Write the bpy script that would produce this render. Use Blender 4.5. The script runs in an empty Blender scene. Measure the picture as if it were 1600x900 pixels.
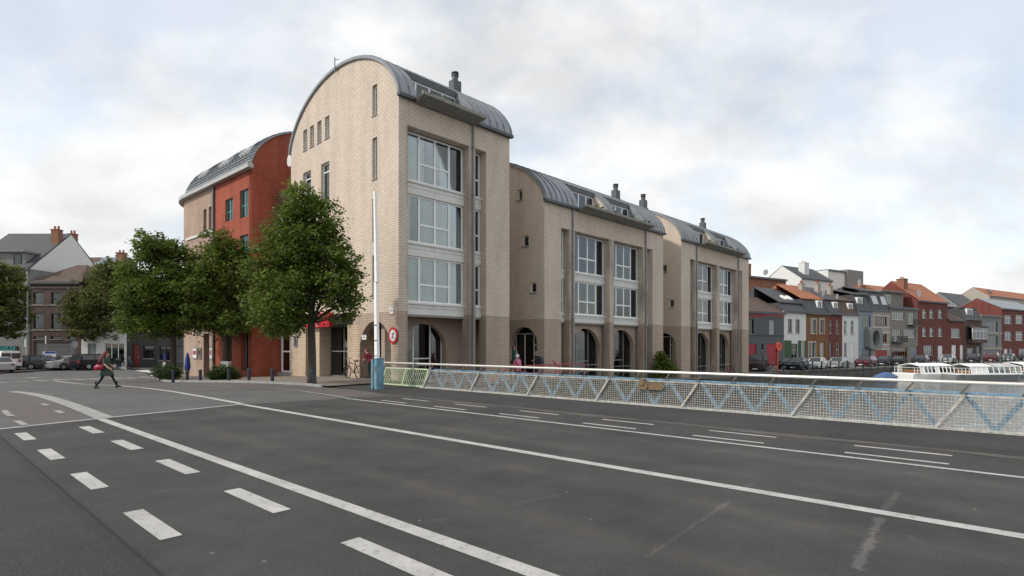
import bpy, bmesh, math, random
from mathutils import Vector, Matrix
R = math.radians
random.seed(7)
scene = bpy.context.scene
COL = scene.collection
# ------------------------------------------------------------------ camera
F, CX, HY, CZ = 855.0, 800.0, 540.0, 1.75          # focal length / principal column / horizon row in photo pixels
cam_d = bpy.data.cameras.new('camera'); cam = bpy.data.objects.new('camera', cam_d); COL.objects.link(cam)
cam.location = (0, 0, CZ); cam.rotation_euler = (R(90), 0, 0)
cam_d.sensor_width = 36; cam_d.lens = 36 * F / 1600; cam_d.shift_y = (HY - 450) / 1600
cam_d.clip_start = .05; cam_d.clip_end = 3000
scene.camera = cam
# ------------------------------------------------------------------ sky, sun, exposure
SUN_AZ = Vector((-.93, -.37)).normalized(); SUN_EL = R(40)
world = bpy.data.worlds.new('World'); scene.world = world; world.use_nodes = True
nt = world.node_tree; nt.nodes.clear()
def nn(t, **k):
    n = nt.nodes.new(t)
    for a, b in k.items(): setattr(n, a, b)
    return n
def math_n(op, a, b=None):
    n = nn('ShaderNodeMath', operation=op)
    for i, v in enumerate((a, b)):
        if v is None: continue
        if isinstance(v, (int, float)): n.inputs[i].default_value = v
        else: nt.links.new(v, n.inputs[i])
    return n.outputs[0]
out = nn('ShaderNodeOutputWorld'); bg = nn('ShaderNodeBackground'); bg.inputs[1].default_value = .1
sky = nn('ShaderNodeTexSky', sky_type='NISHITA'); sky.sun_disc = False
sky.sun_elevation = SUN_EL; sky.sun_rotation = math.atan2(SUN_AZ.x, SUN_AZ.y)
tc = nn('ShaderNodeTexCoord'); sep = nn('ShaderNodeSeparateXYZ'); nt.links.new(tc.outputs['Generated'], sep.inputs[0])
den = math_n('ADD', math_n('ABSOLUTE', sep.outputs[2]), .55)
cmb = nn('ShaderNodeCombineXYZ')
nt.links.new(math_n('DIVIDE', sep.outputs[0], den), cmb.inputs[0]); nt.links.new(math_n('DIVIDE', sep.outputs[1], den), cmb.inputs[1])
mp = nn('ShaderNodeMapping'); mp.inputs['Rotation'].default_value = (0, 0, R(-32)); mp.inputs['Scale'].default_value = (1.35, 1.75, 1)
mp.inputs['Location'].default_value = (3.1, 1.7, 0)
nt.links.new(cmb.outputs[0], mp.inputs[0])
def noise_w(scale, detail, rough, dist):
    n = nn('ShaderNodeTexNoise'); n.inputs['Scale'].default_value = scale; n.inputs['Detail'].default_value = detail
    n.inputs['Roughness'].default_value = rough; n.inputs['Distortion'].default_value = dist
    nt.links.new(mp.outputs[0], n.inputs['Vector']); return n
n1 = noise_w(1.5, 10, .55, .15); n2 = noise_w(2.2, 9, .56, .2)
r1 = nn('ShaderNodeValToRGB'); r1.color_ramp.elements[0].position = .42; r1.color_ramp.elements[0].color = (.58,)*3+(1,)
r1.color_ramp.elements[1].position = .56; r1.color_ramp.elements[1].color = (1,)*3+(1,)
nt.links.new(n1.outputs[0], r1.inputs[0])
r2 = nn('ShaderNodeValToRGB'); r2.color_ramp.elements[0].position = .34; r2.color_ramp.elements[0].color = (7.7, 7.8, 7.95, 1)
r2.color_ramp.elements[1].position = .58; r2.color_ramp.elements[1].color = (10.2, 10.2, 10.15, 1)
nt.links.new(n2.outputs[0], r2.inputs[0])
mx = nn('ShaderNodeMixRGB'); nt.links.new(r1.outputs[0], mx.inputs[0])
sk2 = nn('ShaderNodeMixRGB', blend_type='MULTIPLY'); sk2.inputs[0].default_value = 1; sk2.inputs[2].default_value = (2.6, 2.45, 2.15, 1); nt.links.new(sky.outputs[0], sk2.inputs[1]); nt.links.new(sk2.outputs[0], mx.inputs[1]); nt.links.new(r2.outputs[0], mx.inputs[2])
nt.links.new(mx.outputs[0], bg.inputs[0]); nt.links.new(bg.outputs[0], out.inputs[0])
sd = bpy.data.lights.new('sun', 'SUN'); sd.energy = 2.6; sd.angle = R(3); sd.color = (1, .95, .87)
sun = bpy.data.objects.new('sun', sd); COL.objects.link(sun); sun.location = (-30, -10, 40)
sun.rotation_euler = Vector((-SUN_AZ.x * math.cos(SUN_EL), -SUN_AZ.y * math.cos(SUN_EL), -math.sin(SUN_EL))).to_track_quat('-Z', 'Y').to_euler()
scene.view_settings.view_transform = 'Standard'; scene.view_settings.look = 'None'
scene.view_settings.exposure = .0; scene.view_settings.gamma = 1

# ------------------------------------------------------------------ helpers
def tag(o, label=None, cat=None, group=None, kind=None):
    if label: o['label'] = label
    if cat: o['category'] = cat
    if group: o['group'] = group
    if kind: o['kind'] = kind
    return o
def link(o, parent=None):
    COL.objects.link(o)
    if parent is not None: o.parent = parent
    return o
def empty(name, loc=(0, 0, 0), rz=0, label=None, cat=None, group=None):
    o = bpy.data.objects.new(name, None); o.empty_display_size = .2; o.location = loc; o.rotation_euler = (0, 0, rz)
    link(o); return tag(o, label, cat, group)
class MB:
    def __init__(s): s.v = []; s.f = []; s.mi = []
    def add(s, vs, fs, m=0):
        b = len(s.v); s.v += [tuple(p) for p in vs]; s.f += [tuple(b + i for i in f) for f in fs]; s.mi += [m] * len(fs); return s
    def hexa(s, p, m=0):                                   # 8 points: bottom ring, top ring
        return s.add(p, [(3, 2, 1, 0), (4, 5, 6, 7), (0, 1, 5, 4), (1, 2, 6, 5), (2, 3, 7, 6), (3, 0, 4, 7)], m)
    def box(s, x0, x1, y0, y1, z0, z1, m=0):
        return s.hexa([(x0, y0, z0), (x1, y0, z0), (x1, y1, z0), (x0, y1, z0), (x0, y0, z1), (x1, y0, z1), (x1, y1, z1), (x0, y1, z1)], m)
    def bar(s, a, b, w, h, up=(0, 0, 1), m=0):
        a, b = Vector(a), Vector(b); d = (b - a).normalized(); x = d.cross(Vector(up))
        if x.length < 1e-4: x = d.cross(Vector((1, 0, 0)))
        x.normalize(); y = x.cross(d); x *= w / 2; y *= h / 2
        return s.hexa([a - x - y, a + x - y, b + x - y, b - x - y, a - x + y, a + x + y, b + x + y, b - x + y], m)
    def tube(s, pts, r, n=8, cap=True, m=0):
        pts = [Vector(p) for p in pts]; rs = r if isinstance(r, (list, tuple)) else [r] * len(pts); rings = []; base = len(s.v)
        for i, p in enumerate(pts):
            d = (pts[min(i + 1, len(pts) - 1)] - pts[max(i - 1, 0)]).normalized()
            a = d.cross(Vector((0, 0, 1)))
            if a.length < .05: a = d.cross(Vector((1, 0, 0)))
            a.normalize(); b = d.cross(a)
            s.v += [tuple(p + (a * math.cos(2 * math.pi * k / n) + b * math.sin(2 * math.pi * k / n)) * rs[i]) for k in range(n)]
        for i in range(len(pts) - 1):
            for k in range(n):
                s.f.append((base + i * n + k, base + i * n + (k + 1) % n, base + (i + 1) * n + (k + 1) % n, base + (i + 1) * n + k)); s.mi.append(m)
        if cap:
            s.f.append(tuple(base + k for k in range(n))); s.f.append(tuple(base + (len(pts) - 1) * n + k for k in reversed(range(n)))); s.mi += [m, m]
        return s
    def lathe(s, prof, n=14, c=(0, 0), m=0):               # prof: (radius, z)
        base = len(s.v)
        for r, z in prof: s.v += [(c[0] + r * math.cos(2 * math.pi * k / n), c[1] + r * math.sin(2 * math.pi * k / n), z) for k in range(n)]
        for i in range(len(prof) - 1):
            for k in range(n): s.f.append((base + i * n + k, base + i * n + (k + 1) % n, base + (i + 1) * n + (k + 1) % n, base + (i + 1) * n + k)); s.mi.append(m)
        s.f.append(tuple(base + k for k in reversed(range(n)))); s.f.append(tuple(base + (len(prof) - 1) * n + k for k in range(n))); s.mi += [m, m]
        return s
    def prism(s, poly, y0, y1, m=0):                       # polygon in x,z extruded along y
        n = len(poly); vs = [(x, y0, z) for x, z in poly] + [(x, y1, z) for x, z in poly]
        return s.add(vs, [tuple(range(n)), tuple(reversed(range(n, 2 * n)))] + [(i, i + n, (i + 1) % n + n, (i + 1) % n) for i in range(n)], m)
    def mesh(s, name, mats, smooth=False, fix=True):
        me = bpy.data.meshes.new(name); me.from_pydata(s.v, [], s.f)
        for m in (mats if isinstance(mats, (list, tuple)) else [mats]): me.materials.append(m)
        me.polygons.foreach_set('material_index', s.mi)
        if fix:
            bm = bmesh.new(); bm.from_mesh(me); bmesh.ops.recalc_face_normals(bm, faces=bm.faces); bm.to_mesh(me); bm.free()
        if smooth: me.polygons.foreach_set('use_smooth', [True] * len(me.polygons))
        me.update(); return me
    def build(s, name, mats, parent=None, smooth=False, fix=True):
        return link(bpy.data.objects.new(name, s.mesh(name, mats, smooth, fix)), parent)
def part(name, me, parent, loc=(0, 0, 0), rz=0):
    o = bpy.data.objects.new(name, me); o.location = loc; o.rotation_euler = (0, 0, rz); return link(o, parent)
def text_part(name, txt, size, mat, parent, mtx, ext=.01):
    cu = bpy.data.curves.new(name, 'FONT'); cu.body = txt; cu.size = size; cu.extrude = ext; cu.align_x = 'CENTER'; cu.align_y = 'CENTER'
    t = bpy.data.objects.new(name, cu); COL.objects.link(t); dg = bpy.context.evaluated_depsgraph_get()
    me = bpy.data.meshes.new_from_object(t.evaluated_get(dg)); bpy.data.objects.remove(t); me.materials.clear(); me.materials.append(mat)
    o = bpy.data.objects.new(name, me); link(o, parent); o.matrix_local = mtx; return o

# ------------------------------------------------------------------ materials
MATS = {}
def mat(name, col, rough=.7, var=.12, scale=6, bump=0, bscale=60, metal=0, spec=.4, stain=0):
    if name in MATS: return MATS[name]
    m = bpy.data.materials.new(name); m.use_nodes = True; t = m.node_tree; b = t.nodes['Principled BSDF']; MATS[name] = m
    b.inputs['Roughness'].default_value = rough; b.inputs['Metallic'].default_value = metal; b.inputs['Specular IOR Level'].default_value = spec
    co = t.nodes.new('ShaderNodeTexCoord'); no = t.nodes.new('ShaderNodeTexNoise'); no.inputs['Scale'].default_value = scale; no.inputs['Detail'].default_value = 6
    t.links.new(co.outputs['Object'], no.inputs['Vector'])
    rp = t.nodes.new('ShaderNodeValToRGB'); rp.color_ramp.elements[0].position = .3; rp.color_ramp.elements[1].position = .7
    rp.color_ramp.elements[0].color = tuple(c * (1 - var) for c in col) + (1,); rp.color_ramp.elements[1].color = tuple(min(1, c * (1 + var)) for c in col) + (1,)
    t.links.new(no.outputs[0], rp.inputs[0]); t.links.new(rp.outputs[0], b.inputs['Base Color'])
    if bump:
        n2 = t.nodes.new('ShaderNodeTexNoise'); n2.inputs['Scale'].default_value = bscale; n2.inputs['Detail'].default_value = 3
        t.links.new(co.outputs['Object'], n2.inputs['Vector'])
        bp = t.nodes.new('ShaderNodeBump'); bp.inputs['Strength'].default_value = bump; bp.inputs['Distance'].default_value = .02
        t.links.new(n2.outputs[0], bp.inputs['Height']); t.links.new(bp.outputs[0], b.inputs['Normal'])
    return m
def brick_mat(name, c1, c2, mortar, bw=.3, bh=.11, ms=.012, low=None, lowz=3.53, stain=.15):
    if name in MATS: return MATS[name]
    m = bpy.data.materials.new(name); m.use_nodes = True; t = m.node_tree; b = t.nodes['Principled BSDF']; MATS[name] = m
    b.inputs['Roughness'].default_value = .85; b.inputs['Specular IOR Level'].default_value = .25
    L = t.links.new; N = t.nodes.new
    co = N('ShaderNodeTexCoord'); sp = N('ShaderNodeSeparateXYZ'); L(co.outputs['Object'], sp.inputs[0])
    sn = N('ShaderNodeSeparateXYZ'); L(co.outputs['Normal'], sn.inputs[0])
    def M(op, a, b_=None):
        n = N('ShaderNodeMath'); n.operation = op
        for i, v in enumerate((a, b_)):
            if v is None: continue
            if isinstance(v, (int, float)): n.inputs[i].default_value = v
            else: L(v, n.inputs[i])
        return n.outputs[0]
    f = M('GREATER_THAN', M('ABSOLUTE', sn.outputs[0]), .707)
    h = M('ADD', M('MULTIPLY', f, sp.outputs[1]), M('MULTIPLY', M('SUBTRACT', 1, f), sp.outputs[0]))
    cb = N('ShaderNodeCombineXYZ'); L(h, cb.inputs[0]); L(sp.outputs[2], cb.inputs[1])
    br = N('ShaderNodeTexBrick'); L(cb.outputs[0], br.inputs['Vector'])
    br.inputs['Scale'].default_value = 1; br.inputs['Brick Width'].default_value = bw; br.inputs['Row Height'].default_value = bh
    br.inputs['Mortar Size'].default_value = ms; br.inputs['Mortar Smooth'].default_value = .2; br.inputs['Bias'].default_value = 0
    br.inputs['Color1'].default_value = c1 + (1,); br.inputs['Color2'].default_value = c2 + (1,); br.inputs['Mortar'].default_value = mortar + (1,)
    col = br.outputs['Color']
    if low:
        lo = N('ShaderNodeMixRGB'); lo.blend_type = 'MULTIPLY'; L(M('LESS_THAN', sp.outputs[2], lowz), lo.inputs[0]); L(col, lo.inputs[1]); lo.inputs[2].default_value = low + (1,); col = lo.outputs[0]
    mpn = N('ShaderNodeMapping'); mpn.inputs['Scale'].default_value = (1.1, 1.1, .3); L(co.outputs['Object'], mpn.inputs[0])
    no = N('ShaderNodeTexNoise'); no.inputs['Scale'].default_value = 1.0; no.inputs['Detail'].default_value = 7; L(mpn.outputs[0], no.inputs['Vector'])
    rp = N('ShaderNodeValToRGB'); rp.color_ramp.elements[0].position = .3; rp.color_ramp.elements[1].position = .62
    rp.color_ramp.elements[0].color = (1 - stain * 1.6,) * 3 + (1,); rp.color_ramp.elements[1].color = (1, 1, 1, 1); L(no.outputs[0], rp.inputs[0])
    ml = N('ShaderNodeMixRGB'); ml.blend_type = 'MULTIPLY'; ml.inputs[0].default_value = 1; L(col, ml.inputs[1]); L(rp.outputs[0], ml.inputs[2])
    L(ml.outputs[0], b.inputs['Base Color'])
    bp = N('ShaderNodeBump'); bp.inputs['Strength'].default_value = .6; bp.inputs['Distance'].default_value = .012; bp.invert = True
    L(br.outputs['Fac'], bp.inputs['Height']); L(bp.outputs[0], b.inputs['Normal'])
    return m
def glass_mat(name, tint=(.55, .6, .6), refl=.22, rough=.02):
    if name in MATS: return MATS[name]
    m = bpy.data.materials.new(name); m.use_nodes = True; t = m.node_tree; t.nodes.clear(); MATS[name] = m
    o = t.nodes.new('ShaderNodeOutputMaterial'); tr = t.nodes.new('ShaderNodeBsdfTransparent'); tr.inputs[0].default_value = tint + (1,)
    gl = t.nodes.new('ShaderNodeBsdfGlossy'); gl.inputs['Roughness'].default_value = rough; gl.inputs[0].default_value = (.9, .95, 1, 1)
    lw = t.nodes.new('ShaderNodeFresnel'); lw.inputs[0].default_value = 1.5
    ad = t.nodes.new('ShaderNodeMath'); ad.operation = 'ADD'; ad.inputs[1].default_value = refl; ad.use_clamp = True; t.links.new(lw.outputs[0], ad.inputs[0])
    mx = t.nodes.new('ShaderNodeMixShader'); t.links.new(ad.outputs[0], mx.inputs[0]); t.links.new(tr.outputs[0], mx.inputs[1]); t.links.new(gl.outputs[0], mx.inputs[2])
    t.links.new(mx.outputs[0], o.inputs[0]); return m
def asphalt_mat(name, col, rust=.0, patch=.25, lanes=(), streaks=()):
    m = mat(name, col, .85, .1, .35, .5, 180); t = m.node_tree; b = t.nodes['Principled BSDF']; L = t.links.new; N = t.nodes.new
    co = [n for n in t.nodes if n.type == 'TEX_COORD'][0]; src = b.inputs['Base Color'].links[0].from_socket
    n1 = N('ShaderNodeTexNoise'); n1.inputs['Scale'].default_value = .6; n1.inputs['Detail'].default_value = 10; n1.inputs['Roughness'].default_value = .7; L(co.outputs['Object'], n1.inputs[0])
    r = N('ShaderNodeValToRGB'); r.color_ramp.elements[0].position = .32; r.color_ramp.elements[0].color = (1 - patch,) * 3 + (1,)
    r.color_ramp.elements[1].position = .68; r.color_ramp.elements[1].color = (1 + patch, 1 + patch * .95, 1 + patch * .9, 1); L(n1.outputs[0], r.inputs[0])
    m1 = N('ShaderNodeMixRGB'); m1.blend_type = 'MULTIPLY'; m1.inputs[0].default_value = 1; L(src, m1.inputs[1]); L(r.outputs[0], m1.inputs[2])
    n2 = N('ShaderNodeTexNoise'); n2.inputs['Scale'].default_value = 90; n2.inputs['Detail'].default_value = 2; L(co.outputs['Object'], n2.inputs[0])
    r2 = N('ShaderNodeValToRGB'); r2.color_ramp.elements[0].position = .35; r2.color_ramp.elements[0].color = (.55,) * 3 + (1,); r2.color_ramp.elements[1].position = .68; r2.color_ramp.elements[1].color = (1.6,) * 3 + (1,)
    L(n2.outputs[0], r2.inputs[0]); m2 = N('ShaderNodeMixRGB'); m2.blend_type = 'MULTIPLY'; m2.inputs[0].default_value = 1; L(m1.outputs[0], m2.inputs[1]); L(r2.outputs[0], m2.inputs[2])
    # small pale chewing-gum and paint spots
    vo = N('ShaderNodeTexVoronoi'); vo.inputs['Scale'].default_value = 1.7; L(co.outputs['Object'], vo.inputs['Vector'])
    lt = N('ShaderNodeMath'); lt.operation = 'LESS_THAN'; lt.inputs[1].default_value = .035; L(vo.outputs['Distance'], lt.inputs[0])
    m3 = N('ShaderNodeMixRGB'); m3.inputs[2].default_value = (.28, .27, .26, 1)
    ml = N('ShaderNodeMath'); ml.operation = 'MULTIPLY'; ml.inputs[1].default_value = .45; L(lt.outputs[0], ml.inputs[0]); L(ml.outputs[0], m3.inputs[0]); L(m2.outputs[0], m3.inputs[1])
    cur = m3.outputs[0]
    def VM(op, a, b_):
        n = N('ShaderNodeVectorMath'); n.operation = op
        for i, v in enumerate((a, b_)):
            if v is None: continue
            if isinstance(v, tuple): n.inputs[i].default_value = v
            else: L(v, n.inputs[i])
        return n
    def MM(op, a, b_):
        n = N('ShaderNodeMath'); n.operation = op
        for i, v in enumerate((a, b_)):
            if isinstance(v, (int, float)): n.inputs[i].default_value = v
            else: L(v, n.inputs[i])
        return n.outputs[0]
    nz_ = N('ShaderNodeTexNoise'); nz_.inputs['Scale'].default_value = 4.5; nz_.inputs['Detail'].default_value = 8; nz_.inputs['Roughness'].default_value = .7; L(co.outputs['Object'], nz_.inputs[0])
    if lanes:                                              # tyre-polished wheel tracks along the bridge, rusty stains between
        dn = VM('DOT_PRODUCT', co.outputs['Object'], (.6631, .7485, 0)).outputs['Value']
        for c in lanes:
            d = MM('ABSOLUTE', MM('SUBTRACT', dn, c), 0); mr = N('ShaderNodeMapRange'); mr.inputs[1].default_value = .55; mr.inputs[2].default_value = .1; mr.interpolation_type = 'SMOOTHSTEP'; L(MM('ADD', d, MM('MULTIPLY', nz_.outputs[0], .3)), mr.inputs[0])
            mx_ = N('ShaderNodeMixRGB'); mx_.blend_type = 'MULTIPLY'; mx_.inputs[2].default_value = (1.28, 1.24, 1.18, 1); L(mr.outputs[0], mx_.inputs[0]); L(cur, mx_.inputs[1]); cur = mx_.outputs[0]
    for A, B, wd_, amt in streaks:                         # pale repair streaks
        ba = (B[0] - A[0], B[1] - A[1], 0); l2 = ba[0] ** 2 + ba[1] ** 2; pa = VM('SUBTRACT', co.outputs['Object'], (A[0], A[1], .012)).outputs[0]
        h = N('ShaderNodeClamp'); L(MM('DIVIDE', VM('DOT_PRODUCT', pa, ba).outputs['Value'], l2), h.inputs[0])
        sc = N('ShaderNodeVectorMath'); sc.operation = 'SCALE'; sc.inputs[0].default_value = ba; L(h.outputs[0], sc.inputs['Scale'])
        d = N('ShaderNodeVectorMath'); d.operation = 'DISTANCE'; L(pa, d.inputs[0]); L(sc.outputs[0], d.inputs[1])
        mr = N('ShaderNodeMapRange'); mr.inputs[1].default_value = wd_ * 2.1; mr.inputs[2].default_value = wd_ * 1.6; L(MM('ADD', d.outputs['Value'], MM('MULTIPLY', nz_.outputs[0], wd_ * 3)), mr.inputs[0])
        mx_ = N('ShaderNodeMixRGB'); mx_.blend_type = 'MULTIPLY'; mx_.inputs[2].default_value = (amt, amt, amt, 1); L(mr.outputs[0], mx_.inputs[0]); L(cur, mx_.inputs[1]); cur = mx_.outputs[0]
    L(cur, b.inputs['Base Color']); return m
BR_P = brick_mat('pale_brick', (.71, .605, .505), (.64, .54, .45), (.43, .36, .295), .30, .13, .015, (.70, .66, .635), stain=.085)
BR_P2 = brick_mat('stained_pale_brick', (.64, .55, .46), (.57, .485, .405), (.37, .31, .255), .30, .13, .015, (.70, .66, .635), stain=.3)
BR_PL = brick_mat('pale_pier_brick', (.60, .48, .35), (.53, .42, .30), (.32, .26, .19), .34, .14, .016)
BR_R = brick_mat('red_brick', (.42, .11, .065), (.36, .09, .055), (.25, .07, .045), .3, .12, .010, stain=.2)
BR_K = brick_mat('pink_brick', (.50, .37, .30), (.44, .32, .26), (.33, .24, .19), .24, .09, .010)
BR_D = brick_mat('brown_brick', (.15, .10, .085), (.11, .075, .065), (.10, .085, .08), .24, .085)
BR_T = brick_mat('town_red_brick', (.21, .055, .042), (.17, .045, .036), (.15, .08, .07), .24, .085)
BR_O = brick_mat('orange_brick', (.31, .12, .07), (.25, .09, .055), (.3, .2, .15), .24, .085)
BR_U = brick_mat('ochre_brick', (.27, .13, .055), (.23, .11, .045), (.2, .11, .06), .24, .085)
STONE = brick_mat('quay_stone', (.15, .14, .125), (.11, .105, .095), (.06, .058, .055), .9, .35, .02, stain=.3)
PAVE = brick_mat('block_paving', (.27, .23, .20), (.22, .19, .165), (.13, .115, .1), .22, .11, .01)
WHITE = mat('white_frame', (.84, .84, .83), .4, .04); PANEL = mat('white_panel', (.66, .66, .63), .5, .06, 3)
ZINC = mat('zinc', (.24, .26, .28), .45, .16, 1.2, metal=.35); ZINC_D = mat('dark_zinc', (.09, .095, .105), .5, .15, 2, metal=.3)
SEAM = mat('seam_zinc', (.15, .162, .178), .5, .12, 2, metal=.3); CONC = mat('concrete', (.26, .25, .23), .85, .2, 3, .3); BLACK = mat('black_paint', (.015, .016, .018), .4, .2)
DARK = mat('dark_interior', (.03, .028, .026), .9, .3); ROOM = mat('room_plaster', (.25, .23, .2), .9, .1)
CURT = mat('curtain', (.74, .75, .73), .9, .08, 5); CURT_G = mat('green_curtain', (.52, .54, .44), .9, .08, 5)
GLASS = glass_mat('window_glass', (.82, .86, .85), .06); GLASS_D = glass_mat('shop_glass', (.4, .42, .42), .05); GLASS_F = glass_mat('far_glass', (.3, .33, .35), .03)
def _g(px, py): Y = F * CZ / (py - HY); return ((px - CX) / F * Y, Y)
STREAKS = [(_g(1340, 890), _g(1376, 812), .09, 2.3), (_g(1382, 798), _g(1402, 772), .08, 1.7), (_g(1010, 872), _g(1140, 785), .05, 1.5), (_g(1165, 762), _g(1184, 752), .06, 1.3), (_g(1412, 741), _g(1475, 738), .07, 1.35), (_g(1420, 840), _g(1436, 848), .06, 1.5), (_g(800, 790), _g(868, 776), .12, 1.3), (_g(545, 668), _g(700, 646), .03, 1.3), (_g(640, 820), _g(700, 812), .05, 1.3), (_g(230, 775), _g(262, 768), .04, 1.4), (_g(40, 840), _g(60, 836), .03, 1.8)]
ASPH = asphalt_mat('bridge_asphalt', (.050, .0485, .0475), patch=.36, lanes=(4.3, 5.9, 7.6, 9.1), streaks=STREAKS); ASPH_L = asphalt_mat('worn_asphalt', (.105, .103, .10), patch=.15); ASPH_S = asphalt_mat('pavement_asphalt', (.040, .040, .041))
PAINT = mat('road_paint', (.42, .41, .395), .85, .16, 2.2, .3, 90)
def wear(m, under, thr, sc=14):
    t = m.node_tree; b = t.nodes['Principled BSDF']; src = b.inputs['Base Color'].links[0].from_socket; co = [n for n in t.nodes if n.type == 'TEX_COORD'][0]
    n = t.nodes.new('ShaderNodeTexNoise'); n.inputs['Scale'].default_value = sc; n.inputs['Detail'].default_value = 10; n.inputs['Roughness'].default_value = .75; t.links.new(co.outputs['Object'], n.inputs[0])
    r = t.nodes.new('ShaderNodeValToRGB'); r.color_ramp.elements[0].position = thr; r.color_ramp.elements[1].position = thr + .14; t.links.new(n.outputs[0], r.inputs[0])
    mx = t.nodes.new('ShaderNodeMixRGB'); mx.inputs[2].default_value = under + (1,); t.links.new(r.outputs[0], mx.inputs[0]); t.links.new(src, mx.inputs[1]); t.links.new(mx.outputs[0], b.inputs['Base Color']); return m
wear(PAINT, (.15, .148, .145), .54)
PAINT_W = mat('worn_paint', (.29, .285, .275), .85, .22, 4)
REDPAVE = mat('red_cycle_paving', (.11, .094, .087), .9, .15, 5, .3, 40)
KERB = mat('kerb_stone', (.30, .30, .30), .8, .2, 4, .2); DUST = mat('gutter_dust', (.088, .078, .07), .95, .25, 1.5)
TEAL = mat('teal_frame', (.05, .30, .28), .4, .1); BLUE = mat('light_blue_paint', (.15, .27, .38), .45, .3, 8); BLUE_B = mat('barrier_blue', (.13, .27, .34), .5, .3, 7)
CREAM = mat('cream_paint', (.40, .39, .36), .55, .35, 11); MINT = mat('mint_paint', (.52, .62, .42), .5, .12, 6); RUST = mat('stub_brown', (.10, .085, .075), .6, .3, 9)
STEEL = mat('rail_steel', (.72, .69, .64), .3, .06, 3, metal=.3); GREY = mat('grey_metal', (.23, .24, .25), .45, .1, metal=.4); NAVY = mat('navy_paint', (.022, .032, .055), .45, .15)
REDP = mat('red_paint', (.50, .012, .03), .45, .05); REDRAIL = mat('red_rail', (.42, .07, .075), .5, .15); ORANGE = mat('orange_paint', (.75, .10, .025), .45, .08)
BARK = mat('bark', (.06, .052, .043), .95, .3, 9, .8, 25); TYRE = mat('tyre', (.018, .018, .018), .8, .1); RIM = mat('rim', (.42, .43, .44), .35, .05, metal=.7)
SLATE = mat('slate', (.055, .058, .065), .6, .2, 5, .4, 14); TILE_B = mat('brown_tile', (.10, .068, .055), .8, .2, 5, .5, 16); TILE_O = mat('orange_tile', (.33, .125, .065), .8, .22, 4, .5, 16)
W_RENDER = mat('white_render', (.66, .66, .65), .85, .07, 2); G_RENDER = mat('grey_render', (.105, .115, .12), .85, .15, 2); B_RENDER = mat('beige_render', (.36, .33, .28), .85, .08, 2)
T_RENDER = mat('taupe_render', (.23, .21, .185), .85, .1, 2); BLUEGREY = mat('blue_grey_render', (.25, .30, .36), .7, .08, 2); GREEN_D = mat('dark_green_paint', (.03, .075, .03), .6, .15)
GREYB = mat('grey_concrete', (.22, .22, .215), .85, .12, 1.5); SKIN = mat('skin', (.52, .33, .25), .6, .06); BRONZE = mat('bronze', (.20, .145, .085), .5, .25, 20, .6, 40, metal=.4)
SIGN_W = mat('sign_white', (.72, .72, .72), .5, .03); SIGN_B = mat('sign_blue', (.03, .07, .3), .5, .05); CYAN = mat('cyan_letters', (.03, .42, .38), .4, .03); NEON = mat('red_letters', (.7, .04, .05), .4, .03)
def leaf_mat(name, dark, light):
    m = bpy.data.materials.new(name); m.use_nodes = True; t = m.node_tree; t.nodes.clear(); L = t.links.new; N = t.nodes.new
    o = N('ShaderNodeOutputMaterial'); at = N('ShaderNodeAttribute'); at.attribute_name = 'hue'
    r = N('ShaderNodeValToRGB'); r.color_ramp.elements[0].color = dark + (1,); r.color_ramp.elements[1].color = light + (1,); L(at.outputs['Fac'], r.inputs[0])
    d = N('ShaderNodeBsdfPrincipled'); d.inputs['Roughness'].default_value = .55; d.inputs['Specular IOR Level'].default_value = .3; L(r.outputs[0], d.inputs['Base Color'])
    tr = N('ShaderNodeBsdfTranslucent'); L(r.outputs[0], tr.inputs[0]); mx = N('ShaderNodeMixShader'); mx.inputs[0].default_value = .38
    L(d.outputs[0], mx.inputs[1]); L(tr.outputs[0], mx.inputs[2]); L(mx.outputs[0], o.inputs[0]); return m
LEAF = leaf_mat('maple_leaf', (.045, .085, .014), (.20, .255, .045)); LEAF_O = leaf_mat('lime_leaf', (.06, .082, .02), (.21, .22, .065)); LEAF_H = leaf_mat('hedge_leaf', (.02, .045, .012), (.06, .10, .025))

# ------------------------------------------------------------------ frames: building (u along waterside front, w inwards), bridge (s towards land, n across)
O = Vector((-5.8, 28.0)); U = Vector((.7008, .7133)); W = Vector((-.7133, .7008)); ANG = math.atan2(U.y, U.x)
BD = Vector((-.7485, .6631)); BN = Vector((.6631, .7485))
def S01(t): t = max(0, min(1, t)); return t * t * (3 - 2 * t)
def uw(x, y): p = Vector((x, y)) - O; return p.dot(U), p.dot(W)
def xy(u, w): return O + u * U + w * W
def sn(s, n, z=0): p = s * BD + n * BN; return (p.x, p.y, z)
def zq(u): return -.25 - .15 * S01((u - 2) / 6) - .8 * S01((u - 8) / 26)
def gz(x, y):
    u, w = uw(x, y); a = -.8 * S01((w + 4) / 34); m = S01((u + 1.5) / 4) * S01((7 - w) / 4) * (1 if u > -1.5 else 0)
    return a * (1 - m) + zq(u) * m
def gp(px, py, dz=0.0):                                    # photo pixel -> point on the ground surface
    z = 0.0
    for _ in range(12):
        Y = F * (CZ - z - dz) / (py - HY); X = (px - CX) / F * Y; z = gz(X, Y)
    return Vector((X, Y, z + dz))
def at_depth(px, py, Y): return Vector(((px - CX) / F * Y, Y, CZ + (HY - py) / F * Y))
def gab(px, py, u=0.0):
    k = (px - CX) / F; p = O + u * U; w = (p.x - k * p.y) / (k * W.y - W.x); return w, CZ + (HY - py) * (p.y + w * W.y) / F
def side(px, py, w=0.0):
    k = (px - CX) / F; p = O + w * W; u = (p.x - k * p.y) / (k * U.y - U.x); return u, CZ + (HY - py) * (p.y + u * U.y) / F
WATER_Z = -2.6; QZ = -1.2
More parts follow.
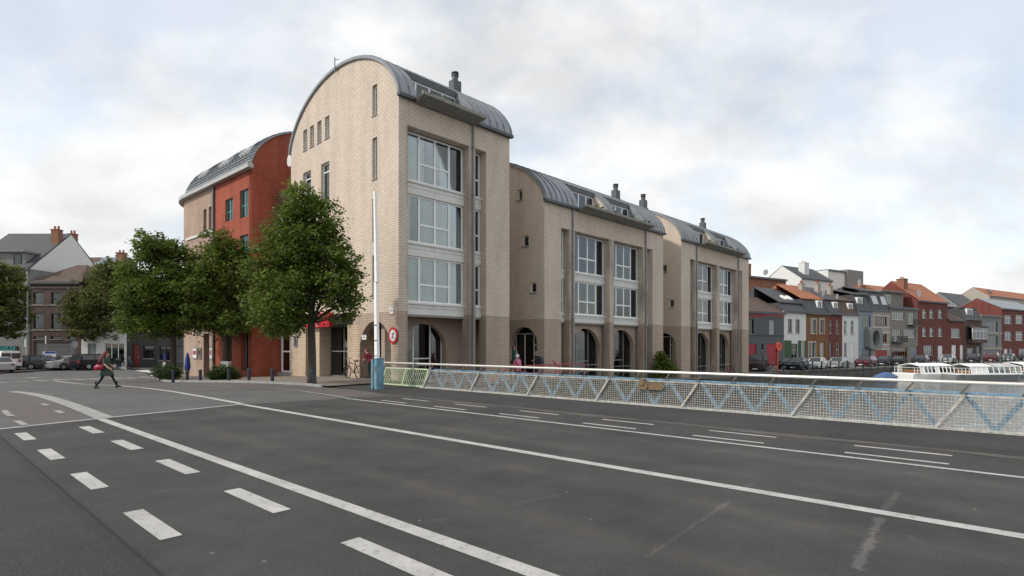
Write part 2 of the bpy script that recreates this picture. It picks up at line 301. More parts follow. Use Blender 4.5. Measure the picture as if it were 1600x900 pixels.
E0 = xy(48, -2.5); D = Vector((.855, .518)).normalized(); DN = Vector((-D.y, D.x)); DANG = math.atan2(D.y, D.x)

# ------------------------------------------------------------------ the setting
def grid_sheet(name, us, ws, mt, dz=0.0):
    mb = MB(); n = len(ws)
    for u in us:
        for w in ws: p = xy(u, w); mb.v.append((p.x, p.y, gz(p.x, p.y) + dz))
    for i in range(len(us) - 1):
        for j in range(n - 1): mb.f.append((i * n + j, (i + 1) * n + j, (i + 1) * n + j + 1, i * n + j + 1)); mb.mi.append(0)
    return tag(mb.build(name, mt, smooth=True), kind='structure')
ws_far = [-2.5 + i for i in range(64)] + [70, 90, 130, 200, 400, 800]
grid_sheet('ground', [-800, -400, -200, -120, -90, -70, -60] + [-55 + i for i in range(53)], [-9, -8, -7, -6, -5, -4, -3.2] + ws_far, ASPH_L)
grid_sheet('quay_pavement', [-2 + i for i in range(51)], ws_far, mat('quay_paving', (.15, .14, .13), .9, .2, 1.5, .4, 30))
def flat(name, pts, mt, z=None, parent=None):
    mb = MB(); mb.add([(p[0], p[1], p[2] if z is None else z) for p in pts], [tuple(range(len(pts)))]); return mb.build(name, mt, parent, fix=False)
far = [E0, E0 + D * 900, E0 + D * 900 + DN * 900, E0 + W * 900]
tag(flat('far_quay', far, mat('far_quay_asphalt', (.13, .125, .12), .9, .15, .4), QZ), kind='structure')
wmat = mat('canal_water', (.10, .105, .095), .12, .1, .2); wb = wmat.node_tree
for n in list(wb.nodes):
    if n.type == 'BSDF_PRINCIPLED': pb = n
wv = wb.nodes.new('ShaderNodeTexNoise'); wv.inputs['Scale'].default_value = 1.6; wv.inputs['Detail'].default_value = 4; wc = wb.nodes.new('ShaderNodeTexCoord'); wb.links.new(wc.outputs['Object'], wv.inputs[0])
wp = wb.nodes.new('ShaderNodeBump'); wp.inputs['Strength'].default_value = .55; wp.inputs['Distance'].default_value = .12; wb.links.new(wv.outputs[0], wp.inputs['Height']); wb.links.new(wp.outputs[0], pb.inputs['Normal'])
tag(flat('canal_water', [xy(-200, -400), xy(500, -400), xy(500, 6), xy(-200, 6)], wmat, WATER_Z), kind='structure')
def quay_wall(name, a, b, ztop, label):
    a, b = Vector(a), Vector(b); d = b - a; mb = MB(); L = d.length
    mb.box(0, L, 0, .6, WATER_Z - 1, -.16); mb.box(0, L, -.08, .6, -.16, 0)
    o = mb.build(name, [STONE, CONC]); o.location = (a.x, a.y, ztop); o.rotation_euler = (0, 0, math.atan2(d.y, d.x)); tag(o, label, 'quay wall')
    return o
for i in range(10):
    u0 = -2 + 5 * i; quay_wall('quay_wall', xy(u0, -2.5), xy(u0 + 5, -2.5), gz(*xy(u0 + 4.9, -2.4)) - .01, 'low stone quay wall section below the arcade of the beige apartments, along the water')['group'] = 'quay wall sections below the arcade'
quay_wall('quay_wall', E0, E0 + D * 120, QZ + .06, 'long dark stone quay wall below the parked cars across the canal')
# bridge deck, kerbs, sidewalks
mb = MB(); NS = 30
road = MB()
for i in range(NS):
    s0, s1 = -30 + i * 1.6, -30 + (i + 1) * 1.6
    road.hexa([sn(s0, 1.28, -.6), sn(s1, 1.28, -.6), sn(s1, 11.75, -.6), sn(s0, 11.75, -.6), sn(s0, 1.28, .012), sn(s1, 1.28, .012), sn(s1, 11.75, .012), sn(s0, 11.75, .012)])
# trim the bridge asphalt at the joint (skewed across the road)
road = MB(); jl, jr = gp(-20, 674), gp(380, 632.5)
def jn(n):                                                 # s of the joint for a given n
    a = (Vector((jl.x, jl.y)).dot(BD), Vector((jl.x, jl.y)).dot(BN)); b = (Vector((jr.x, jr.y)).dot(BD), Vector((jr.x, jr.y)).dot(BN))
    c = Vector(gp(560, 621.5)[:2]); c = (c.dot(BD), c.dot(BN))
    if n < b[1]: t = (n - a[1]) / (b[1] - a[1]); return a[0] + t * (b[0] - a[0])
    t = (n - b[1]) / (c[1] - b[1]); return b[0] + t * (c[0] - b[0])
for i in range(20):
    n0, n1 = 1.28 + i * .5235, 1.28 + (i + 1) * .5235
    for j in range(24):
        t0, t1 = j / 24, (j + 1) / 24
        f = lambda n, t: -34 + t * (jn(n) + 34)
        q = []
        for n, t in ((n0, t0), (n0, t1), (n1, t1), (n1, t0)):
            p = sn(f(n, t), n); q.append((p[0], p[1], max(gz(p[0], p[1]), -.02) + .012))
        road.add(q, [(0, 1, 2, 3)])
road_o = tag(road.build('bridge_road', ASPH, fix=False), kind='structure')
deck = MB(); deck.hexa([sn(-34, -3, -1), sn(15.2, -3, -1), sn(17.6, 14.3, -1), sn(-34, 14.3, -1), sn(-34, -3, -.03), sn(15.2, -3, -.03), sn(17.6, 14.3, -.03), sn(-34, 14.3, -.03)])
tag(deck.build('bridge_deck', CONC), kind='structure')
sw = MB(); SWZ = .1
prof = [(11.62, .012), (11.68, .05), (11.76, .085), (11.9, SWZ), (14.25, SWZ), (14.25, -.3)]
for i in range(40):
    s0, s1 = -34 + i * 1.25, -34 + (i + 1) * 1.25
    for (n0, z0), (n1, z1) in zip(prof, prof[1:]): sw.add([sn(s0, n0, z0), sn(s1, n0, z0), sn(s1, n1, z1), sn(s0, n1, z1)], [(0, 1, 2, 3)])
# the pavement fans out behind the barrier
tag(sw.build('bridge_pavement', ASPH_S), kind='structure')
fan = [gp(617, 617.5, .012), gp(592, 613, .012), gp(545, 607.5, .012), gp(505, 604.5, .012), gp(500, 601, .014), gp(556, 594, .02), gp(640, 598, .05), Vector(sn(16.0, 14.2, .1)), Vector(sn(16.0, 11.9, .1))]
tag(flat('pavement_apron', fan, ASPH_S), kind='structure')
nw = MB()
prof = [(1.36, .012), (1.3, .045), (1.2, .06), (-2.9, .06), (-2.9, -.3)]
for i in range(40):
    s0, s1 = -34 + i * 1.235, -34 + (i + 1) * 1.235
    for (n0, z0), (n1, z1) in zip(prof, prof[1:]): nw.add([sn(s0, n0, z0), sn(s1, n0, z0), sn(s1, n1, z1), sn(s0, n1, z1)], [(0, 1, 2, 3)])
tag(nw.build('near_pavement', ASPH_S), kind='structure')
# ---- markings
def strip_sn(s0, s1, n0, n1, mt, seg=None, z=.017):
    k = seg or max(1, int(abs(s1 - s0) / 2)); m = MB()
    for i in range(k):
        a, b = s0 + (s1 - s0) * i / k, s0 + (s1 - s0) * (i + 1) / k
        q = [sn(a, n0), sn(b, n0), sn(b, n1), sn(a, n1)]; m.add([(p[0], p[1], max(gz(p[0], p[1]), -.02) + z) for p in q], [(0, 1, 2, 3)])
    return m.build('road_marking', mt, road_o, fix=False)
strip_sn(-30, jn(6.8) - .05, 6.72, 6.90, PAINT); strip_sn(-30, jn(9.85) - .1, 9.79, 9.90, PAINT); strip_sn(-30, jn(3.3) - .05, 3.155, 3.325, PAINT)
for k in range(-6, 6):
    c = 1.2 + 2.55 * k
    if -14 < c < 14.5:
        for n in (10.24, 11.05): strip_sn(c - .65 + random.uniform(-.03, .03), c + .65, n - .05, n + .05, PAINT, 1)
for k in range(-6, 4):
    c = 6.3 + 2.58 * k
    if c < 14.5: strip_sn(c - .7, c + .6, 2.6, 2.79, PAINT, 1); strip_sn(c - .72, c + .48, 1.57, 1.75, PAINT, 1)
def px_strip(name, pts, width, mt, dz, parent):            # painted line following photo pixels on the ground
    P = [gp(a, b) for a, b in pts]; Q = []
    for i in range(len(P) - 1):
        for t in range(6): Q.append(P[i].lerp(P[i + 1], t / 6))
    Q.append(P[-1]); m = MB(); L = []
    for i, p in enumerate(Q):
        d = (Q[min(i + 1, len(Q) - 1)] - Q[max(i - 1, 0)]); d.z = 0; d.normalize(); nrm = Vector((-d.y, d.x, 0)) * width / 2
        for q in (p - nrm, p + nrm): L.append((q.x, q.y, gz(q.x, q.y) + dz))
    m.add(L, [(2 * i, 2 * i + 1, 2 * i + 3, 2 * i + 2) for i in range(len(Q) - 1)]); return m.build(name, mt, parent, fix=False)
ground = bpy.data.objects['ground']
px_strip('road_marking', [(378, 631.5), (340, 624.5), (300, 617.5), (258, 610.5), (215, 605.5), (180, 602.5), (130, 600.5), (105, 598), (84, 595)], .2, PAINT, .012, ground)
px_strip('road_marking', [(163, 653.5), (130, 640), (95, 627.5), (70, 620), (45, 615), (20, 612)], .38, PAINT_W, .012, ground)
px_strip('road_marking', [(541, 622), (500, 615.5), (455, 609.5), (400, 606.5), (350, 604), (300, 601.5)], .13, PAINT_W, .016, ground)
px_strip('bridge_joint', [(-15, 673.5), (100, 660.8), (200, 650.5), (300, 640.5), (379, 632.5)], .13, mat('joint_steel', (.40, .40, .40), .6, .15), .022, ground)
for a, b in (((40, 590), (60, 591)), ((-10, 597.5), (12, 598)), ((25, 596.7), (45, 596.7)), ((55, 594.8), (76, 595)), ((82, 593.4), (106, 593.8)), ((112, 592.6), (134, 593.2)), ((138, 592), (162, 592.6)), ((168, 591.2), (192, 591.8)), ((196, 590.8), (214, 591.2)), ((216, 589.2), (240, 589.6))):
    px_strip('crossing_stripe', [a, b], .5, PAINT_W if a[0] < 50 else PAINT, .014, ground)
def px_poly_strip(name, top, bot, mt, dz, rows=6, parent=None, kind='structure', raise_z=0):
    n = len(top); m = MB()
    for (a, b) in zip(top, bot):
        P, Q = gp(*a, raise_z), gp(*b, raise_z)
        for r in range(rows + 1): p = P.lerp(Q, r / rows); m.v.append((p.x, p.y, gz(p.x, p.y) + dz + raise_z))
    for i in range(n - 1):
        for r in range(rows): m.f.append((i * (rows + 1) + r, (i + 1) * (rows + 1) + r, (i + 1) * (rows + 1) + r + 1, i * (rows + 1) + r + 1)); m.mi.append(0)
    o = m.build(name, mt, parent, fix=False)
    if kind: tag(o, kind=kind)
    return o
px_poly_strip('cycle_path', [(-60, 613), (20, 613.5), (50, 618), (85, 629), (110, 642), (128, 656.5)], [(-60, 640), (-10, 636), (8, 645), (20, 652), (32, 659), (43, 666.5)], REDPAVE, .008, 5)
px_poly_strip('cycle_lane', [(300, 599.5), (380, 600), (455, 604), (510, 607.5), (560, 611.5), (600, 616)], [(300, 601), (380, 604.6), (455, 608.5), (500, 614.5), (530, 619), (552, 621)], REDPAVE, .008, 4)
px_poly_strip('cycle_crossing', [(196, 590), (215, 587), (236, 585)], [(196, 596), (222, 597.6), (252, 597.8)], REDPAVE, .009, 4)
for pts in (((6, 642), (12, 646)), ((8, 646), (19, 651)), ((26, 658), (39, 665)), ((66, 631), (74, 634)), ((88, 642), (97, 646))): px_strip('cycle_marking', pts, .13, PAINT_W, .014, ground)
# resurfacing scars and gutter dust on the bridge
dm = MB()
for i in range(30):
    s0, s1 = -20 + i * 1.2, -20 + (i + 1) * 1.2; a = .25 + .12 * math.sin(i * 1.7); b = .25 + .12 * math.sin((i + 1) * 1.7)
    dm.add([sn(s0, 11.62 - a, .0165), sn(s1, 11.62 - b, .0165), sn(s1, 11.66, .022), sn(s0, 11.66, .022)], [(0, 1, 2, 3)])
dm.build('gutter_dust', DUST, road_o, fix=False)
# ---- plaza in front of the buildings, kerb stones
kerb_px = [(513, 606), (500, 604.5), (478, 602.3), (455, 601), (430, 599.6), (400, 598.6), (370, 597.8), (340, 597.4), (310, 597.3), (285, 597), (262, 596.6), (250, 594.5), (240, 591), (236, 587.5), (240, 583.5), (250, 580)]
KP = []
for i in range(len(kerb_px) - 1):
    for t in range(3): KP.append(gp(kerb_px[i][0] + (kerb_px[i + 1][0] - kerb_px[i][0]) * t / 3, kerb_px[i][1] + (kerb_px[i + 1][1] - kerb_px[i][1]) * t / 3))
KP.append(gp(*kerb_px[-1])); pl = MB(); NR = 14
for p in KP:
    u, w = uw(p.x, p.y)
    for r in range(NR + 1):
        q = xy(u + (6 - u) * r / NR, w + (max(w, -1.5) - w) * r / NR); pl.v.append((q.x, q.y, gz(q.x, q.y) + .08))
for i in range(len(KP) - 1):
    for r in range(NR): pl.f.append((i * (NR + 1) + r, (i + 1) * (NR + 1) + r, (i + 1) * (NR + 1) + r + 1, i * (NR + 1) + r + 1)); pl.mi.append(0)
pvm = mat('plaza_paving', (.20, .17, .145), .9, .18, 2.5, .6, 22)
plaza = tag(pl.build('plaza_pavement', pvm, fix=False), kind='structure')
for a, b in zip(KP[2:], KP[3:]):
    n = max(1, round((b - a).length / 1.0))
    for k in range(n):
        p, q = a.lerp(b, k / n), a.lerp(b, (k + .97) / n); m = MB(); m.bar((p.x, p.y, p.z + .02), (q.x, q.y, q.z + .02), .16, .17); m.build('kerb_stone', KERB, plaza)
# opposite pavement on the left
px_poly_strip('far_pavement', [(-120, 568.5), (0, 568.5), (60, 568.5), (120, 568.5), (180, 568.5), (240, 568.5), (300, 568.5)], [(-120, 585), (0, 582.5), (40, 580), (90, 577), (130, 575), (200, 573), (300, 572.3)], REDPAVE, 0, 6, raise_z=.1)

# ------------------------------------------------------------------ wall and window builders
def MY(a, d, z): return (d, a, z)                          # wall along local y, depth along +x
def MX(a, d, z): return (a, d, z)                          # wall along local x, depth along +y
def MXN(a, d, z): return (a, -d, z)
def val(f, a): return f(a) if callable(f) else f
def strip_wall(mb, mp, a0, a1, zb, zt, holes, d0, d1, step=.4, m=0):
    br = {a0, a1}
    for h in holes:
        br |= {h[0], h[1]}
        if callable(h[3]):
            n = 14; br |= {h[0] + (h[1] - h[0]) * (1 - math.cos(math.pi * i / n)) / 2 for i in range(n + 1)}
    if callable(zt):
        n = max(2, int((a1 - a0) / step)); br |= {a0 + (a1 - a0) * (1 - math.cos(math.pi * i / n)) / 2 for i in range(n + 1)}
    br = sorted(b for b in br if a0 - 1e-6 <= b <= a1 + 1e-6)
    for l, r in zip(br, br[1:]):
        if r - l < 1e-5: continue
        mid = (l + r) / 2; cur = (val(zb, l), val(zb, r))
        for h in sorted((h for h in holes if h[0] < mid < h[1]), key=lambda h: h[2]):
            if h[2] - min(cur) > 1e-4: mb.hexa([mp(l, d0, cur[0]), mp(r, d0, cur[1]), mp(r, d1, cur[1]), mp(l, d1, cur[0]), mp(l, d0, h[2]), mp(r, d0, h[2]), mp(r, d1, h[2]), mp(l, d1, h[2])], m)
            cur = (val(h[3], l), val(h[3], r))
        t = (val(zt, l), val(zt, r))
        if max(t[0] - cur[0], t[1] - cur[1]) > 1e-4:
            mb.hexa([mp(l, d0, cur[0]), mp(r, d0, cur[1]), mp(r, d1, cur[1]), mp(l, d1, cur[0]), mp(l, d0, t[0]), mp(r, d0, t[1]), mp(r, d1, t[1]), mp(l, d1, t[0])], m)
def arch(c, r, zs, k=1.0): return lambda a: zs + k * math.sqrt(max(0, r * r - (a - c) ** 2))
def mbox(mb, mp, a0, a1, d0, d1, z0, z1, m=0):
    mb.hexa([mp(a0, d0, z0), mp(a1, d0, z0), mp(a1, d1, z0), mp(a0, d1, z0), mp(a0, d0, z1), mp(a1, d0, z1), mp(a1, d1, z1), mp(a0, d1, z1)], m)
def window(parent, mp, a0, a1, z0, z1, d, cols=(1,), trans=(), fr=.06, fm=None, gm=None, curtain=None, back=None, name='window'):
    """frame mesh under parent; panes, curtain and sill as its children. trans[i]: transom heights (fraction from bottom) in column i"""
    fm = fm or WHITE; gm = gm or GLASS; f = MB(); t = .07; e = .004
    mbox(f, mp, a0 + e, a1 - e, d, d + t, z0 + e, z0 + fr); mbox(f, mp, a0 + e, a1 - e, d, d + t, z1 - fr, z1 - e)
    mbox(f, mp, a0 + e, a0 + fr, d, d + t, z0 + fr, z1 - fr); mbox(f, mp, a1 - fr, a1 - e, d, d + t, z0 + fr, z1 - fr)
    tot = sum(cols); x = a0; panes = []
    for i, c in enumerate(cols):
        x1 = x + (a1 - a0) * c / tot
        if i < len(cols) - 1: mbox(f, mp, x1 - fr * .6, x1 + fr * .6, d + .002, d + t - .002, z0 + fr, z1 - fr)
        zs = [z0 + fr]
        for tr in (trans[i] if i < len(trans) else ()):
            zt = z0 + (z1 - z0) * tr; mbox(f, mp, x + fr * .55, x1 - fr * .55, d + .004, d + t - .004, zt - fr * .5, zt + fr * .5); zs.append(zt)
        zs.append(z1 - fr)
        panes += [(x + fr * .4, x1 - fr * .4, p - .01, q + .01) for p, q in zip(zs, zs[1:])]
        x = x1
    fo = f.build(name, fm, parent)
    for p in panes:
        g = MB(); mbox(g, mp, p[0], p[1], d + .03, d + .042, p[2], p[3]); g.build('pane', gm, fo)
    if curtain:
        c = MB(); n = max(6, int((a1 - a0) / .09)); vs = []
        for i in range(n + 1):
            a = a0 + .0 + (a1 - a0 + .12) * i / n; dd = d + .15 + (.045 if i % 2 else -.02) + random.uniform(-.015, .015); vs += [mp(a, dd, z0 + .03), mp(a, dd, z1 - .05)]
        fs = [(2 * i, 2 * i + 2, 2 * i + 3, 2 * i + 1) for i in range(n)]
        gaps = curtain[1] if len(curtain) > 1 else ()
        fs = [q for i, q in enumerate(fs) if not any(g0 <= (i + .5) / n <= g1 for g0, g1 in gaps)]
        c.add(vs, fs); c.build('curtain', curtain[0], fo, fix=False)
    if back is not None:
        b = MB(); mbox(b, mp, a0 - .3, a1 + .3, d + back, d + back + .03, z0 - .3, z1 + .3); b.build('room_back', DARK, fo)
    return fo
BIGCOLS = (1.15, 1.1, 1.05, 1.05); BIGTR = ((), (.4,), (.4,), ())
def prof_fn(eave, rise=3.5, half=6.4):
    Rr = (half * half + rise * rise) / (2 * rise)
    def f(w):
        x = max(-1, min(1, (w - half) / half)); ell = math.sqrt(max(0, 1 - x * x)); ci = (math.sqrt(Rr * Rr - (x * half) ** 2) - (Rr - rise)) / rise
        return eave + rise * (.65 * ell + .35 * ci)
    return f
def vault(b, P, u0, u1, span, cuts, wd, seam_step=.56):
    """barrel roof; cuts = [(ua, ub)] dormer recesses open from the front eave up to w = wd"""
    n = 44; wsn = [span * (1 - math.cos(math.pi * i / n)) / 2 for i in range(n + 1)]; wsn = sorted(set(wsn + [wd]))
    ub = sorted({u0 - .12, u1 + .12} | {c for q in cuts for c in q}); m = MB(); t = .16
    def shell(w):
        e = .02; dz = (P(min(span, w + e)) - P(max(0, w - e))); dw = min(span, w + e) - max(0, w - e); L = math.hypot(dz, dw); nx, nz = -dz / L, dw / L
        if w <= 0: nx, nz = -1, .0
        if w >= span: nx, nz = 1, .0
        return (w + nx * t, P(w) + nz * t), (w, P(w) - .003)
    for ua, uc in zip(ub, ub[1:]):
        for wa, wc in zip(wsn, wsn[1:]):
            if any(q[0] - 1e-6 <= ua and uc <= q[1] + 1e-6 for q in cuts) and wc <= wd + 1e-6: continue
            (oa, ia), (oc, ic) = shell(wa), shell(wc)
            m.hexa([(ua, ia[0], ia[1]), (uc, ia[0], ia[1]), (uc, ic[0], ic[1]), (ua, ic[0], ic[1]), (ua, oa[0], oa[1]), (uc, oa[0], oa[1]), (uc, oc[0], oc[1]), (ua, oc[0], oc[1])])
    ro = m.build('roof', ZINC, b)
    k = int((u1 - u0) / seam_step)
    for i in range(k + 1):
        u = u0 + (u1 - u0) * i / k; st = wd if any(q[0] < u < q[1] for q in cuts) else 0; s = MB()
        wl = [w for w in wsn if w >= st][::2]
        for wa, wc in zip(wl, wl[1:]):
            oa, oc = shell(wa)[0], shell(wc)[0]
            s.hexa([(u - .02, oa[0], oa[1] - .02), (u + .02, oa[0], oa[1] - .02), (u + .02, oc[0], oc[1] - .02), (u - .02, oc[0], oc[1] - .02), (u - .02, oa[0] - .03, oa[1] + .045), (u + .02, oa[0] - .03, oa[1] + .045), (u + .02, oc[0] - .03, oc[1] + .045), (u - .02, oc[0] - .03, oc[1] + .045)])
        s.build('seam', SEAM, ro)
    x = u0 - .12
    for q in sorted(cuts) + [(u1 + .12, 0)]:
        g = MB(); g.box(x, q[0], -.26, -.02, P(0) - .14, P(0) + .02); g.build('gutter', ZINC_D, ro); x = q[1]
    return ro
def dormer(b, P, ua, ub, wd, slab, cheek=None):
    ez = P(0); d = MB(); d.box(ua, ub, 0, wd, ez - .12, ez + .02); d.box(ua, ub, wd - .16, wd + .0, P(wd) - .28, P(wd) + .03); d.build('dormer_frame', ZINC_D, b)
    for c in (ua, ub - .08):
        k = MB(); n = 8
        for i in range(n):
            w0, w1 = wd * i / n, wd * (i + 1) / n; k.hexa([(c, w0, ez), (c + .08, w0, ez), (c + .08, w1, ez), (c, w1, ez), (c, w0, P(w0)), (c + .08, w0, P(w0)), (c + .08, w1, P(w1)), (c, w1, P(w1))])
        k.build('dormer_cheek', cheek if (cheek and c > ua) else ZINC, b)
    window(b, MX, ua + .1, ub - .1, ez + .05, P(wd) - .28, wd - .1, (1, 1, 1, 1) if ub - ua > 3.2 else (1, 1, 1), (), .08, WHITE, GLASS, (CURT, ((.3, .6),)), 1.5)
    s = MB(); x0, x1 = slab; s.hexa([(x0 + .15, -.22, ez - .2), (x1 - .15, -.22, ez - .2), (x1 - .15, .1, ez - .2), (x0 + .15, .1, ez - .2), (x0, -.95, ez - .02), (x1, -.95, ez - .02), (x1, .1, ez - .02), (x0, .1, ez - .02)])
    s.box(x0, x1, -.95, -.83, ez - .02, ez + .16); s.build('balcony_slab', CONC, b)
    for k in range(3):
        q = MB(); cx = x0 + .5 + (x1 - x0 - 1) * random.random()
        for _ in range(26):
            a = Vector((cx + random.gauss(0, .14), -.72 + random.gauss(0, .05), ez + .15 + abs(random.gauss(0, .14)))); r = Vector([random.uniform(-1, 1) for _ in range(3)]) * .08; t = Vector([random.uniform(-1, 1) for _ in range(3)]) * .06
            q.add([a - r, a + t, a + r, a - t], [(0, 1, 2, 3)])
        q.build('balcony_plant', LEAF, b, fix=False)
def chimney(b, u, w, z0, h, s=.45):
    c = MB(); c.box(u - s, u + s, w - s * .8, w + s * .8, z0 - 1.6, z0 + .35); c.box(u - s * .8, u + s * .8, w - s * .62, w + s * .62, z0 + .35, z0 + h * .66)
    o = c.build('chimney', ZINC_D, b); p = MB(); p.lathe([(s * .5, z0 + h * .66), (s * .5, z0 + h * .86), (s * .62, z0 + h * .86), (s * .62, z0 + h * .9), (s * .4, z0 + h * .9), (s * .4, z0 + h * .96), (s * .62, z0 + h * .96), (s * .62, z0 + h)], 12); 
    for v in range(len(p.v)): p.v[v] = (p.v[v][0] + u, p.v[v][1] + w, p.v[v][2])
    p.build('chimney_pot', ZINC_D, o)
def bay_front(b, a0, a1, floors, sof, lint, d=.55, cols=BIGCOLS, tr=BIGTR, curtain=(CURT,), back=3.2):
    """stack of big windows with white spandrels between piers"""
    for i, (z0, z1) in enumerate(floors):
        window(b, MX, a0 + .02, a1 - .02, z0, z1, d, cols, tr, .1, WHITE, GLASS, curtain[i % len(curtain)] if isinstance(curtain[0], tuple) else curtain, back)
    zs = [(sof, floors[0][0])] + [(floors[i][1], floors[i + 1][0]) for i in range(len(floors) - 1)]
    for z0, z1 in zs:
        p = MB(); h = z1 - z0; mid = (a0 + a1) / 2
        for x0, x1 in (((a0 + .01, mid - .006), (mid + .006, a1 - .01)) if a1 - a0 > 2 else ((a0 + .01, a1 - .01),)):
            p.box(x0, x1, d - .1, d + .12, z0, z0 + h * .52 - .008); p.box(x0, x1, d - .1, d + .12, z0 + h * .52 + .008, z1 - .1)
        p.box(a0 + .01, a1 - .01, d - .17, d + .12, z1 - .1, z1); p.build('spandrel', PANEL, b)
def downpipe(b, u, z0, z1, w=-.09):
    p = MB(); p.tube([(u, w, z0), (u, w, z1)], .065, 8)
    for k in range(6): z = z0 + (z1 - z0) * (k + .5) / 6; p.box(u - .08, u + .08, w - .075, w + .1, z - .03, z + .03)
    p.build('downpipe', GREY, b)

# ------------------------------------------------------------------ tall block (apartment building at the bridge corner)
SPAN = 12.8; LB = -1.8
def block(label, u0, length, eave, layout, floors, lint, gwin, arches_back, gable_holes, lower_gable=0, with_dormers=()):
    b = empty('apartment_building', (xy(u0, 0).x, xy(u0, 0).y, 0), ANG, label, 'building'); P = prof_fn(eave)
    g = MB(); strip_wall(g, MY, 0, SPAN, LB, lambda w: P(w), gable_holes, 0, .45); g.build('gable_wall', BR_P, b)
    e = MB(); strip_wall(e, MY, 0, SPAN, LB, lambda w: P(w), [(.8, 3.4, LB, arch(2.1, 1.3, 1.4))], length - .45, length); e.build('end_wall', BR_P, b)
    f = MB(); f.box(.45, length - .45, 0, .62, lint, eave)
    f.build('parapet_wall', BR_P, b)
    for i, (a0, a1, kind) in enumerate(layout):
        if kind == 'pipe': continue
        if kind == 'pier':
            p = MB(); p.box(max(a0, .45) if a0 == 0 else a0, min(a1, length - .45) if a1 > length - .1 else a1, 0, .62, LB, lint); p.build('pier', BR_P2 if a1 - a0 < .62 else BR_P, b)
        elif kind == 'bay':
            bay_front(b, a0, a1, floors, 3.42, lint, curtain=((CURT,), (CURT, ((.15, .3),)), (CURT, ((.35, .6),))) if u0 < 5 else ((CURT_G, ((.2, .75),)), (CURT_G, ((.05, .5),)), (CURT, ((.3, .8),))))
        else:
            bay_front(b, a0, a1, floors, 3.42, lint, cols=(1,), tr=((.4,),), curtain=(CURT_G, ((.3, .7),)))
    for a0, a1, kind in layout:
        if kind == 'pipe': downpipe(b, a0, LB, eave - .1)
    s = MB(); s.box(.45, length - .45, .45, SPAN - .1, 3.30, 3.42); s.build('arcade_ceiling', ROOM, b)
    k = MB(); k.box(.45, length - .45, SPAN - .45, SPAN, LB, eave); k.build('rear_wall', BR_P, b)
    for z1 in [fl[0] for fl in floors[1:]] + [lint + .4]:
        q = MB(); q.box(.46, length - .46, .9, SPAN - .5, z1 - .55, z1 - .3); q.build('floor_slab', ROOM, b)
    return b, P
M_LAY = [(0, .55, 'pier'), (.55, 4.77, 'bay'), (4.77, 5.25, 'pier'), (5.02, 0, 'pipe'), (5.25, 6.1, 'slot'), (6.1, 8.05, 'pier')]
def px_hole(l, t, r, bt, u=0.0):
    w1, zt = gab(l, t, u); w0, _ = gab(r, t, u); _, zb = gab(l, bt, u); return (min(w0, w1), max(w0, w1), zb, zt)
gw = [(10.38, 10.94, 14.4, 15.75), (9.42, 9.98, 14.4, 15.75), (8.42, 8.98, 14.4, 15.75), (7.4, 7.96, 14.4, 15.75), (9.84, 10.96, 11.0, 12.97), (7.4, 8.48, 10.6, 12.97),
      (2.04, 2.52, 14.2, 15.85), (2.04, 2.52, 10.75, 13.0), (2.04, 2.52, 7.45, 9.75), (2.04, 2.52, 4.35, 6.66), (9.84, 10.96, 7.6, 9.6), (7.4, 8.48, 7.4, 9.6)]
ga = (.7, 3.85, LB, arch(2.275, 1.575, 1.5))
shop = [(4.62, 12.75, LB, 3.6)]
main_b, PM = block('tall beige brick apartment block with barrel roof at the bridge corner', 0, 8.05, 14.65, M_LAY, [(4.06, 6.55), (7.26, 9.83), (10.53, 13.15)], 13.2, None, None, gw + [ga] + shop)
for h in gw:
    big = h[1] - h[0] > .8
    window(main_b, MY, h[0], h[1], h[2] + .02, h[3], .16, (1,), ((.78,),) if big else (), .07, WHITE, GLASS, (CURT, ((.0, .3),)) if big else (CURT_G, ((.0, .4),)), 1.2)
    s = MB(); mbox(s, MY, h[0] - .03, h[1] + .03, -.04, .16, h[2] - .05, h[2] + .018); s.build('sill', CONC, main_b)
vault(main_b, PM, 0, 8.05, SPAN, [(1.0, 5.0)], 1.5); dormer(main_b, PM, 1.0, 5.0, 1.5, (.85, 5.25))
u_, _ = side(711, 140, 5.0); chimney(main_b, u_, 5.0, PM(5.0) + .45, 1.75, .42)
m = MB(); wa_, za_ = gab(528, 106); m.tube([(-.2, wa_, za_ - .3), (-.2, wa_, za_ + .55)], .03, 6); m.tube([(-.2, wa_, za_ - .1), (.1, wa_, za_ - .1)], .03, 6); m.tube([(-.2, wa_, za_ + .4), (-.2, wa_ - .5, za_ + .25)], .02, 6); m.build('antenna', GREY, main_b); u_, _ = side(799, 235, 7.5); chimney(main_b, 7.6, 3.0, PM(3.0) - 2.0, 1.4, .3)
# ground floor of the gable: shop piers, glass, fascia, signs
for w0, w1, dep in ((3.86, 5.2, .9), (8.69, 10.0, .75), (10.6, 12.78, .9)):
    p = MB(); mbox(p, MY, w0, w1, -.003 if w0 < 4 else 0, dep, LB, 2.98); p.build('pier', BR_PL, main_b)
fs = MB(); mbox(fs, MY, 4.62, 12.75, -.06, .5, 2.98, 3.62); fs.build('fascia', BLACK, main_b)
window(main_b, MY, 5.21, 8.68, -.15, 2.95, .72, (1, 1), ((.5,), (.5,)), .06, GREY, GLASS_D, None, None, 'shop_window')
window(main_b, MY, 10.01, 10.59, -.15, 2.95, .7, (1,), (), .06, GREY, GLASS_D, None, None, 'shop_window')
st = MB(); mbox(st, MY, 5.22, 8.66, .3, .9, -.6, -.17); st.build('step', CONC, main_b)
bk = MB(); mbox(bk, MY, 4.6, 12.5, 4.2, 4.3, -.5, 3.3); mbox(bk, MY, 4.6, 12.5, .9, 4.2, -.42, -.3); bk.build('shop_interior', mat('shop_wall', (.10, .07, .06), .9, .5, 1.2), main_b)
